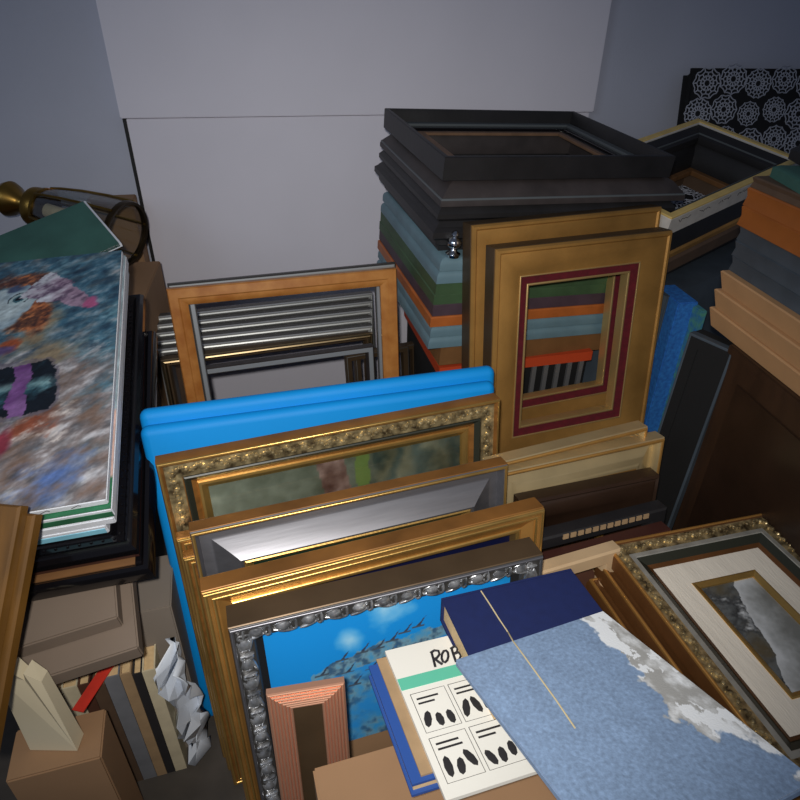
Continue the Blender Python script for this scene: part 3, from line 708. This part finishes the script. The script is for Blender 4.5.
# crumpled plastic film
bm = bmesh.new(); g = []
for j in range(15):
    row = []
    for i in range(9):
        u, v_ = i/8, j/14
        row.append(bm.verts.new((-.03+.06*u+.012*rb.uniform(-1, 1), .02*rb.uniform(-1, 1)+.03*math.sin(u*7+v_*4), .02+.26*v_*(1-.25*abs(u-.5)))))
    g.append(row)
for j in range(14):
    for i in range(8): bm.faces.new((g[j][i], g[j][i+1], g[j+1][i+1], g[j+1][i]))
o = link('plastic_film', bm, M['plasticwhite'], None, 15); md = o.modifiers.new('solid', 'SOLIDIFY'); md.thickness = .0012
tag(o, 'crumpled white plastic film standing beside the blue panels at the lower left', 'plastic'); o.location = at((186, 760), .06); o.location.z = .0; o.scale = (1, 1, 1.5)
o.location = (at((178, 690), .28)[0], at((178, 690), .28)[1], 0)
# cream paper bag
bm = bmesh.new()
pts = [(-.05, 0), (.06, 0), (.045, .26), (.022, .30), (.012, .265), (-.005, .31), (-.04, .30)]
f0 = [bm.verts.new((x, -.012-.01*math.sin(z*20), z)) for x, z in pts]; f1 = [bm.verts.new((x*.96, .02, z*.985)) for x, z in pts]
bm.faces.new(f0); bm.faces.new(f1)
for k in range(len(pts)): bm.faces.new((f0[k], f0[(k+1) % len(pts)], f1[(k+1) % len(pts)], f1[k]))
o = tag(link('paper_bag', bm, M['creampaper'], None, 20), 'creased cream paper bag at the lower left corner', 'bag'); q = at((20, 666), .64); o.location = (q[0]-.01, q[1], .40); o.scale = (.8, 1, .24/.31)
o = flatbox('cardboard_box', 'small cardboard box under the cream paper bag', 'box', .16, .398, .10, M['cardboard']); o.matrix_world = Matrix.Translation((q[0]-.02, q[1]+.05, 0)) @ Matrix.Rotation(R(17), 4, 'Z')
# boxes and lantern behind the paintings
o = flatbox('cardboard_box', 'brown cardboard box under the brass lantern against the wall', 'box', .58, .78, .40, M['cardboard'])
o.matrix_world = Matrix.Translation((-1.14, 2.09, 0)) @ Matrix.Rotation(WY, 4, 'Z')
o = flatbox('cardboard_box', 'tall cardboard box behind the black frames beside the board', 'box', .16, .955, .10, M['cardboard'])
pose(o, axes(12, 0, 0), (.08, 0, .955), at((136, 194), .955))
def lantern():
    a = Vector(at((7, 198), .99)); b = Vector(at((131, 236), .91)); ax = (b-a).normalized(); L = (b-a).length; s = L/.34
    root = tag(empty('brass_lantern'), 'old brass lantern with a glass shade lying on its side on the cardboard box', 'lantern')
    zq = ax; xq = zq.orthogonal().normalized(); yq = zq.cross(xq); root.matrix_world = Matrix.Translation(a) @ Matrix((xq, yq, zq)).transposed().to_4x4() @ Matrix.Diagonal((s*.92, s*.92, s, 1))
    link('finial', lathe([(.001, -.03), (.020, -.024), (.040, -.004), (.046, .008), (.040, .022), (.022, .040), (.015, .050), (.015, .062)]), M['brass'], root, 40)
    link('collar', lathe([(.016, .058), (.034, .064), (.050, .076), (.052, .088), (.046, .100), (.056, .104), (.056, .110), (.04, .112)]), M['brass'], root, 40)
    link('glass_shade', lathe([(.052, .110), (.060, .135), (.070, .19), (.078, .26), (.082, .32), (.080, .32), (.076, .26), (.068, .19), (.058, .135), (.05, .110)]), M['lampglass'], root, 60)
    for k in range(6):
        t = k*math.pi/3+.3; bm = bmesh.new(); tube(bm, [((r+.003)*math.cos(t), (r+.003)*math.sin(t), z) for r, z in ((.054, .108), (.061, .135), (.071, .19), (.079, .26), (.083, .325))], .0035, 6); link('rib', bm, M['brass'], root, 60)
    link('rim', lathe([(.078, .318), (.085, .320), (.086, .328), (.084, .333), (.077, .332)]), M['bronzedark'], root, 40)
    link('candle_tube', lathe([(.018, .108), (.018, .20), (.001, .201)]), M['s_cream'], root, 40)
    link('inner_plate', lathe([(.04, .106), (.05, .112), (.001, .113)]), M['bronzedark'], root)
lantern()
# green canvas board leaning over the lantern
P4, h1, h2 = corner((85, 205), (0, 240), (125, 252), 1.035, -14)
mm = m3_from(-h1, -h2) if m3_from(-h1, -h2).col[1].z < 0 else m3_from(h2, -h1)
gb = tag(empty('canvas_board'), 'dark teal green canvas board propped between the clown painting and the lantern', 'canvas')
mm = m3_from(-h1, -h2); nrm = -mm.col[1]
link('face', boxm(-.55, 0, -.0125, -.003, -.30, 0), M['greenboard'], gb); link('edge', boxm(-.55, .006, -.011, 0, -.30, .002), M['canvaswhite'], gb)['label'] = 'pale canvas edge'
gb.matrix_world = Matrix.Translation(P4) @ mm.to_4x4()

# ================================================================== BOOKS in front
zb = .70
o = flatbox('cardboard_box', 'cardboard box carrying the navy book and the comic', 'box', .58, .30, .66, M['cardboard'])
o = o; bx = o
o.matrix_world = Matrix.Translation((.16, .56, .0)) @ Matrix.Rotation(R(17), 4, 'Z') @ axes(0, 0, 90).to_4x4() @ Matrix.Translation((0, 0, -.30))
P5, n1, n2 = corner((442, 600), (572, 570), (470, 658), .775, -1.0)
wN = lstq(P5, n1, (572, 570)); mN = m3_from(n1, -n2)
nb = tag(empty('book'), 'thick navy cloth book lying flat in front of the carved silver frame', 'book')
hN = .20; dN = .05
link('cover', boxm(0, wN, -dN, -dN+.004, -hN, 0), M['navy'], nb, bevel=.0012); link('cover', boxm(0, wN, -.004, 0, -hN, 0), M['navy'], nb)
link('spine', boxm(0, wN, -dN, 0, 0, .004), M['navy'], nb); link('page_block', boxm(.005, wN-.005, -dN+.0041, -.0041, -hN+.005, -.0001), M['page'], nb)
nb.matrix_world = Matrix.Translation(P5) @ mN.to_4x4() @ Matrix.Translation((0, dN, 0))
# blue grey portfolio
P6, q1, q2 = corner((603, 611), (455, 660), (715, 700), .80, 3)
wP = lstq(P6, q1, (455, 660)); mP = m3_from(-q1, -q2)
pf = tag(empty('portfolio'), 'blue grey linen portfolio with a worn white edge lying over the navy book', 'portfolio')
hP = .34
bm = bmesh.new(); box_into(bm, -wP, 0, -.010, 0, -hP, 0); link('board', bm, M['portfolio'], pf, bevel=.002)
def wear(x, z):
    n = fr(x, z, 7, 5, 21.); m = fr(x, z, 40, 26, 22.); f = fr(x, z, 200, 200, 23.)
    c = [k*(1+f*.12+m*.05) for k in (120, 143, 174)]
    d = -x/.050+n*1.1+m*.35          # 0 at the right edge
    if d < .95:
        c = blend(c, [224, 228, 232], (.95-d)*9)
        g = fr(x, z, 22, 9, 24.)
        if g > .06 or d < .12+m*.3: c = blend(c, [158, 158, 156], .8+m)
    return c
art('worn_cover', -wP+.001, -.001, -hP+.001, -.001, -.0106, 200, 260, wear, M['linenart'], pf, .0004)
pf.matrix_world = Matrix.Translation(P6) @ mP.to_4x4() @ Matrix.Translation((0, .010, 0))
# comic
P7, c1, c2 = corner((385, 651), (455, 634), (405, 700), .735, -3)
mC = m3_from(c1, -c2); wC, hC = .19, .25
cm_ = tag(empty('comic_book'), 'white and green comic album lettered ROB beside the navy book', 'book')
link('cover', boxm(0, wC, -.006, 0, -hC, 0), M['white'], cm_)
cm_.matrix_world = Matrix.Translation(P7) @ mC.to_4x4() @ Matrix.Translation((0, .006, 0))
bpy.context.view_layer.update()
b0 = plane_px(cm_, (396, 680), -.006)[1]; b1 = plane_px(cm_, (402, 691), -.006)[1]
link('colour_band', boxm(.0005, wC-.0005, -.0066, -.0059, b1, b0), M['mint'], cm_)['label'] = 'mint green band'
def stroke(bm, px, r):
    pts = [plane_px(cm_, (p[0]-1.5, p[1]), -.0064) for p in px]; tube(bm, [(x, -.0064, z) for x, z in pts], r, 6)
bm = bmesh.new(); LW = .0021
stroke(bm, [(433, 652.5), (434.8, 659), (436.8, 667)], LW); stroke(bm, [(432, 653), (436, 650.5), (440, 651), (441, 654.5), (438.5, 658), (435, 659.5)], LW); stroke(bm, [(436.5, 659), (440, 662), (444, 664.5)], LW)
stroke(bm, [(446.5+3.4*math.cos(t*.7)-.4*math.sin(t*.7), 656.5+6*math.sin(t*.7)) for t in range(10)], LW)
stroke(bm, [(453, 648.5), (455, 655), (457.5, 662)], LW); stroke(bm, [(452, 649), (456, 646.5), (459, 648), (458.5, 652), (455.5, 654)], LW); stroke(bm, [(455.5, 654), (460, 652.5), (462.5, 655.5), (461, 659.5), (457.5, 661.5)], LW)
link('lettering', bm, M['ink'], cm_)['label'] = 'black hand drawn letters ROB'
bm = bmesh.new(); rq = random.Random(9)
for i in range(3):
    for j in range(2):
        a0, b1_ = .010+.058*i, b1-.010-.075*j; x1_, z1_ = a0+.052, b1_-.066
        tube(bm, [(a0, -.0062, b1_), (x1_, -.0062, b1_), (x1_, -.0062, z1_), (a0, -.0062, z1_), (a0, -.0062, b1_)], .0005, 4)
        for q in range(3): blob(bm, (a0+.010+.016*q, -.0062, b1_-.040-.012*rq.random()), .006, .0004, .012+.006*rq.random(), rq.uniform(-.4, .4))
        for q in range(2): box_into(bm, a0+.006, a0+.030+.014*rq.random(), -.0064, -.0059, b1_-.012-.008*q, b1_-.009-.008*q)
link('printed_panels', bm, M['s_dark'], cm_)
o = tag(empty('book'), 'blue book with a tan page edge under the comic album', 'book')
link('cover', boxm(0, .05, -.024, -.020, -.2, 0), M['midblue'], o); link('page_block', boxm(.004, .09, -.020, -.004, -.194, -.003), M['page'], o); link('cover', boxm(0, .09, -.004, 0, -.2, 0), M['midblue'], o)
o.matrix_world = Matrix.Translation(P7) @ mC.to_4x4() @ Matrix.Translation((-.030, .0335, -.012))
o = tag(link('booklet', boxm(0, .10, -.003, 0, -.2, 0), M['s_tan']), 'tan booklet between the comic album and the blue book', 'book'); o.matrix_world = Matrix.Translation(P7) @ mC.to_4x4() @ Matrix.Translation((-.016, .0092, -.006))
# string over the books
pp = []
for px in ((481, 591), (489, 603), (499, 619), (508, 632)): 
    x, z = plane_px(nb, px, -dN-.001); pp.append(nb.matrix_world @ Vector((x, -dN-.001, z)))
for px in ((513, 641), (524, 656), (540, 678), (556, 700), (575, 728)):
    x, z = plane_px(pf, px, -.0115); pp.append(pf.matrix_world @ Vector((x, -.0115, z)))
bm = bmesh.new(); tube(bm, pp, .0011, 6); tag(link('string', bm, M['string']), 'thin pale string lying across the navy book and the blue grey portfolio', 'string')

# ================================================================== LOWER RIGHT framed seascape
P9, r1, r2 = corner((605, 543), (765, 512), (725, 700), .65, 0)
w9 = lstq(P9, r1, (765, 512)); m9 = m3_from(r1, -r2); h9 = .50; st9 = Stack(P9, m9)
sea = make('picture_frame', 'ornate framed grey seascape with a linen mat, topmost of the lower right stack', 'framed picture', w9, h9, [
    ('moulding', [(0, 0), (0, .030), (.003, .036), (.006, .036), (.010, .031), (.030, .027), (.036, .027), (.046, .024), (.066, .014), (.066, 0)], M['walnutside']),
    ('rim', bead(.004, .0345, .003, 8, .02), M['golddeep']), ('ornament_bed', [(.008, .02), (.008, .0325), (.034, .0295), (.034, .02)], M['antique']),
    ('grey_band', rect(.0335, .046, .02, .0285), M['silverband']),
    ('dark_band', [(.046, .016), (.046, .027), (.062, .017), (.062, .012)], M['greenblack']),
    ('wood_slip', [(.062, .008), (.062, .018), (.070, .014), (.070, .008)], M['walnutside']),
    ('linen_mat', rect(.068, .124, .004, .0125), M['linen'], 'pale linen mat'),
    ('gold_slip', [(.122, .004), (.122, .014), (.125, .015), (.134, .010), (.134, .004)], M['gold']),
    ('backing', sheet(.02, .0005, .0035), M['cardboard'])])
link('ornament', ornament(w9, h9, .020, .022, .0305, .017, .006), M['antique'], sea)
st9.put(sea, w9, h9, .036, 0, 0, True)
bpy.context.view_layer.update()
k0, k1 = plane_px(sea, (730, 578), -.007), plane_px(sea, (792, 690), -.007)
def seascape(x, z):
    n = fr(x, z, 9, 9, 6.); m = fr(x, z, 26, 40, 7.)
    s_ = ((x-k0[0])*(k1[1]-k0[1])-(z-k0[1])*(k1[0]-k0[0]))/math.hypot(k1[0]-k0[0], k1[1]-k0[1])
    s_ = -s_+n*.012
    if s_ > .0: c = blend([196, 200, 204], [120, 122, 120], s_*12+n*.6)
    else:
        c = blend([96, 100, 102], [52, 54, 56], .5+m*1.3+n*.6); c = blend(c, [196, 200, 204], max(0, m*1.4-.25)); c = blend(c, [86, 74, 52], max(0, -n*.9))
    return c
art('picture', -w9/2+.13, w9/2-.13, .13, h9-.13, -.007, 110, 140, seascape, M['print'], sea)
for k, (dx, dz) in enumerate(((-.018, -.01), (-.036, -.016))):
    o = make('picture_frame', ['brown gilt frame directly under the framed seascape', 'brown gilt frame at the bottom of the lower right stack'][k], 'picture frame', w9+.02, h9, [
        ('moulding', [(0, 0), (0, .022), (.004, .032), (.010, .034), (.016, .028), (.05, .02), (.05, 0)], M['walnutside']), ('rim', bead(.006, .0325, .003, 8, .02), M['golddeep'])], 'frames of the lower right stack')
    st9.put(o, w9+.02, h9, .036, dx, dz, True)
o = flatbox('cardboard_box', 'cardboard box carrying the lower right stack of frames', 'box', .34, .34, .52, M['cardboard'])
o.matrix_world = Matrix.Translation(P9) @ m9.to_4x4() @ Matrix.Translation((.21, .112, -.43)); 
mw = o.matrix_world.translation; o.matrix_world = Matrix.Translation((mw.x, mw.y, 0)) @ Matrix.Rotation(R(14.5), 4, 'Z'); o.scale = (1, 1, 1)
for v in o.data.vertices:
    v.co = Vector((v.co.x, -v.co.z+.34, (-v.co.y)/.52*(mw.z-.012)))
    v.co.y = -v.co.y+.34
# books peeping out between navy book and seascape
for k, (cmn, px) in enumerate((('s_rust', (560, 566)), ('s_tan', (566, 574)), ('s_red', (606, 602)))):
    o = flatbox('book', ['rust coloured book peeping out behind the navy book', 'tan book peeping out behind the navy book', 'red edged booklet between the portfolio and the seascape frames'][k], 'book', .07, .12, .018, M[cmn], None, .001)
    pose(o, axes(15, 0, 90), (-.03, -.018, .12), at(px, .55-.021*k))

# ================================================================== RIGHT: cream topped frames, printed cloth
P10, a1, a2 = corner((698, 118), (643, 137), (803, 159), 1.22, -6)
w10 = lstq(P10, a2, (803, 159)); q_ = at((720, 199), 1.22); m10 = m3_from(a2, -a1)
h10 = lstq(P10, a1, (643, 137)); 
mi = (Matrix.Translation(P10) @ m10.to_4x4()).inverted(); cc = mi @ Vector(_C); rr = mi.to_3x3() @ Vector(ray((722, 197))); tt = -cc.y/rr.y; hit = cc+rr*tt
h10b = .70; st10 = Stack(P10, m10); W10 = hit.x if False else w10
cf = make('picture_frame', 'cream topped deep frame with a whitewashed side, topmost of the right rear stack', 'picture frame', W10, h10b, [
    ('moulding', [(0, 0), (0, .05), (.003, .054), (.024, .054), (.026, .052), (.026, 0)], M['whitewood']), ('top_rail', rect(.0005, .022, .052, .0575), M['cream'], 'cream top rail'),
    ('inner_band', [(.024, .002), (.024, .050), (.060, .022), (.062, .012), (.062, .002)], M['black'], 'black inner slope'), ('inner_line', bead(.05, .032, .0015, 6, .02), M['innergrey'])])
st10.put(cf, W10, h10b, .0575, 0, 0, True)
rk = random.Random(2)
for i in range(6):
    bm = bmesh.new()
    for j in range(5):
        z = .04+i*.1+.012*j
        tube(bm, [(W10/2+.0004, -.028-.012*rk.random(), z), (W10/2+.0004, -.034-.004*rk.random(), z+.004), (W10/2+.0004, -.030-.012*rk.random(), z+.010)], .0008, 4)
    link('stamped_mark', bm, M['ink'], cf)
o = make('picture_frame', 'black deep frame with a gold foot under the cream topped one', 'picture frame', W10-.004, h10b-.004, [('moulding', [(0, .018), (0, .09), (.05, .088), (.07, .06), (.08, .02), (.08, .01), (.01, .01)], M['black']), ('foot', [(-.006, 0), (-.006, .014), (0, .02), (.012, .02), (.012, 0)], M['goldmatte'], 'gold foot'), ('inner_lip', rect(.078, .10, .0, .016), M['brownwood'])])
st10.put(o, W10-.004, h10b-.004, .09, .002, -.002, True)
o = make('picture_frame', 'grey brown frame at the bottom of the right rear stack', 'picture frame', W10+.02, h10b, [('moulding', [(0, 0), (0, .04), (.01, .05), (.08, .05), (.09, 0)], M['s_brown'])])
st10.put(o, W10+.02, h10b, .05, -.01, 0, True)
def doily(bm, cx, cz, r, y, petals):
    for f in (1., .74, .48, .24):
        pts = [(cx+r*f*math.cos(t*math.pi/18)*(1+.06*math.cos(petals*t*math.pi/18)), y, cz+r*f*math.sin(t*math.pi/18)*(1+.06*math.cos(petals*t*math.pi/18))) for t in range(37)]
        tube(bm, pts, r*.045, 4)
    for k in range(petals):
        t = 2*math.pi*k/petals
        for f0, f1 in ((.24, .48), (.50, .74), (.76, 1.)):
            a = t+(.0 if f0 != .5 else math.pi/petals)
            blob(bm, (cx+r*(f0+f1)/2*math.cos(a), y, cz+r*(f0+f1)/2*math.sin(a)), r*.14, .0008, r*.05, a, 6, 4)
# board covered with printed cloth under the frames
cbm = st10.P-m10.col[1]*st10.lev
cl = tag(empty('printed_cloth'), 'black cloth with white doily print lying inside the cream topped frame', 'cloth')
link('cloth', boxm(0, W10, 0, .02, -h10b, 0), M['cloth'], cl)
bm = bmesh.new(); rd = random.Random(4)
for i in range(3):
    for j in range(5): doily(bm, .10+.095*i+.01*(j % 2), -.10-.105*j, .046+.010*rd.random(), -.0008, 10+2*(i % 3))
link('doily_print', bm, M['doily'], cl)['label'] = 'white doily print'
cl.matrix_world = Matrix.Translation(cbm-m10.col[1]*.0005*-1) @ m10.to_4x4()
o = flatbox('storage_box', 'dark box carrying the right rear stack of frames', 'box', W10+.06, h10b, cbm.z-.1, M['darkgrey'])
zt_ = min((cl.matrix_world @ Vector(c)).z for c in ((0, .02, 0), (W10, .02, 0), (0, .02, -h10b), (W10, .02, -h10b)))
yw = math.degrees(math.atan2(m10.col[0].y, m10.col[0].x)); 
for v in o.data.vertices: v.co = Vector((v.co.x+W10/2, -v.co.z, 0 if v.co.y > -.01 else zt_-.002))
o.data.flip_normals()
o.matrix_world = Matrix.Translation((P10.x, P10.y, 0)) @ Matrix.Rotation(R(yw), 4, 'Z')
# upright cushion with the same print behind
cu = tag(empty('printed_cushion'), 'black cushion with white doily print standing in the corner behind the cream topped frame', 'cushion')
a_ = Vector(at((684, 139), 1.17)); b_ = Vector(at((800, 160), 1.12)); 
cyaw = math.degrees(math.atan2(b_.y-a_.y, b_.x-a_.x))
cq = Vector(wall_px((745, 120), .09) + (0,)); cw_ = .62
bm = boxm(-cw_/2, cw_/2, -.03, .03, 0, .42); bmesh.ops.bevel(bm, geom=list(bm.edges), offset=.025, segments=3, affect='EDGES'); link('cover', bm, M['cloth'], cu)
bm = bmesh.new()
for i in range(6):
    for j in range(4): doily(bm, -.25+.10*i+.02*(j % 2), .05+.105*j+.015*(i % 2), .040+.014*rd.random(), -.0305, 10+2*((i+j) % 3))
link('doily_print', bm, M['doily'], cu)['label'] = 'white doily print'
pc = Vector((0, WD, 0))+wx*cq.x+wn*.17
cu.matrix_world = Matrix.Translation((pc.x+.02, pc.y, cq.y-.23)) @ axes(4, 0, 14).to_4x4()
o = flatbox('storage_box', 'dark box in the corner carrying the doily print cushion', 'box', .6, cq.y-.24, .2, M['darkgrey']); o.matrix_world = Matrix.Translation((pc.x+.02, pc.y+.08, 0)) @ axes(8, 0, 0).to_4x4()

# ================================================================== RIGHT: cabinet with stack of flat frames
zc = .93; Pc = Vector(at((733, 345), zc)); yc = 9
cab = tag(empty('cabinet'), 'dark brown lacquered cabinet carrying the stack of flat frames at the right', 'cabinet')
cab.matrix_world = Matrix.Translation((Pc.x, Pc.y, 0)) @ Matrix.Rotation(R(yc), 4, 'Z')
link('body', boxm(0, .55, -.80, 0, 0, zc-.022), M['espresso'], cab); link('top', boxm(-.006, .556, -.806, .006, zc-.022, zc), M['espresso'], cab, bevel=.003)
link('side_panel', boxm(-.004, 0, -.76, -.055, .06, zc-.07), M['brownlac'], cab, bevel=.0015)
mR = axes(yc, 0, 90)
tops = [('black ridged board lying on top of the right stack of frames', 'black', .03, (744, 158), .5), ('dark green edged frame on the right stack, under the black board', 'greenboard', .022, (742, 170), .5)]
seq = [('grey brown flat frame, uppermost of the right stack', 's_brown', .022, .004, 0), ('tan brown flat frame, upper one of two in the right stack', 'tan', .038, .0, 0), ('tan brown flat frame, lower one of two in the right stack', 'tan', .042, .0, 0),
       ('slate grey flat frame, upper one of three in the right stack', 'darkgrey', .034, .010, 0), ('slate grey flat frame, middle one of three in the right stack', 'darkgrey', .035, .010, 0), ('slate grey flat frame, lowest one of three in the right stack', 'darkgrey', .035, .014, 0),
       ('beige flat wooden frame, upper one of three in the right stack', 'beige', .044, -.004, .0), ('beige flat wooden frame, middle one of three in the right stack', 'beige', .045, -.006, .0), ('beige flat wooden frame, lowest one of three on the cabinet', 'beige', .046, -.004, .0)]
tot = sum(s[2]+.0005 for s in seq)
stR = Stack(Vector((.735, 1.39, zc+tot+.0005)), mR)
for lab, mn, d, dx, dz in seq:
    sec = [(0, 0), (.003, d*.5), (0, d-.003), (.003, d), (.07, d), (.08, d*.5), (.08, 0)] if mn != 'beige' else [(.010, 0), (0, d-.003), (.003, d), (.07, d), (.08, d*.5), (.08, 0)]
    o = tag(link('picture_frame', sweep(sec, .52, .62), M[mn]), lab, 'picture frame', 'right stack of flat frames'); stR.put(o, .52, .62, d, dx, dz, True)
top_z = zc+tot+.001
o = tag(link('picture_frame', sweep([(0, 0), (0, .02), (.01, .026), (.06, .026), (.06, 0)], .5, .5), M['greenboard']), 'dark green edged frame on top of the right stack of frames', 'picture frame'); o.matrix_world = Matrix.Translation((1.02, 1.37, top_z)) @ axes(yc-12, 0, 90).to_4x4() @ Matrix.Translation((0, 0, -.5))
o = tag(link('picture_frame', sweep([(0, 0), (0, .02), (.01, .03), (.06, .03), (.06, 0)], .46, .46), M['black']), 'black ridged frame, topmost at the upper right corner', 'picture frame'); o.matrix_world = Matrix.Translation((1.05, 1.40, top_z+.0275)) @ axes(yc-16, 0, 90).to_4x4() @ Matrix.Translation((0, 0, -.46))
# black deep frame standing behind the cabinet corner
o = lean_frame('picture_frame', 'tall black deep frame standing between the cabinet and the blue canvases', 'picture frame', (690, 333), (733, 352), .915, .05, [
    ('moulding', [(0, 0), (0, .046), (.004, .05), (.03, .05), (.04, .02), (.04, 0)], M['dark']), ('backing', sheet(.004, .002, .0475), M['dark']), ('edge', rect(-.001, .006, .03, .0505), M['darkgrey'], 'grey rim')], l=3); dims(o)
def edgecanvas(label, px, z, w, d, mn, yaw=10):
    root = tag(empty('canvas'), label, 'painting', 'canvases standing edge on'); h = z
    link('painted_side', boxm(-w, 0, 0, d, 0, h), M[mn], root, bevel=.003); link('stretcher', boxm(-w+.004, -.004, d, d+.004, .004, h-.004), M['page'], root)
    root.matrix_world = Matrix.Translation((at(px, z)[0], at(px, z)[1], 0)) @ Matrix.Rotation(R(yaw), 4, 'Z')
edgecanvas('blue textured canvas standing edge on, right of the velvet lined frame', (699, 302), .86, .062, .13, 'blueart')
edgecanvas('green blue canvas standing edge on, right of the blue textured one', (708, 311), .85, .02, .12, 'greenart')
#LIGHTS
w = bpy.data.worlds.new('world'); S.world = w; w.use_nodes = True
w.node_tree.nodes['Background'].inputs[0].default_value = (.62, .72, 1., 1); w.node_tree.nodes['Background'].inputs[1].default_value = .085
def spot(name, loc, target, power, size, col, ang, blend):
    l = bpy.data.lights.new(name, 'SPOT'); l.energy = power; l.shadow_soft_size = size; l.color = col; l.spot_size = R(ang); l.spot_blend = blend
    o = bpy.data.objects.new(name, l); COL.objects.link(o); o.location = loc; o.rotation_euler = (Vector(target)-Vector(loc)).to_track_quat('-Z', 'Y').to_euler(); return o
spot('camera_flash', (-.03, -.03, H+.07), (-.10, 1.2, .80), 80, .02, (1, .96, .9), 98, 1.)
l = bpy.data.lights.new('window_light', 'AREA'); l.energy = 9; l.size = 1.2; l.color = (.72, .84, 1); l.shape = 'SQUARE'
o = bpy.data.objects.new('window_light', l); COL.objects.link(o); o.location = (-1.6, -.7, 2.4); o.rotation_euler = (Vector((0, 1.3, .7))-o.location).to_track_quat('-Z', 'Y').to_euler()
S.view_settings.view_transform = 'Standard'; S.view_settings.look = 'None'; S.view_settings.gamma = 1; S.view_settings.exposure = 0
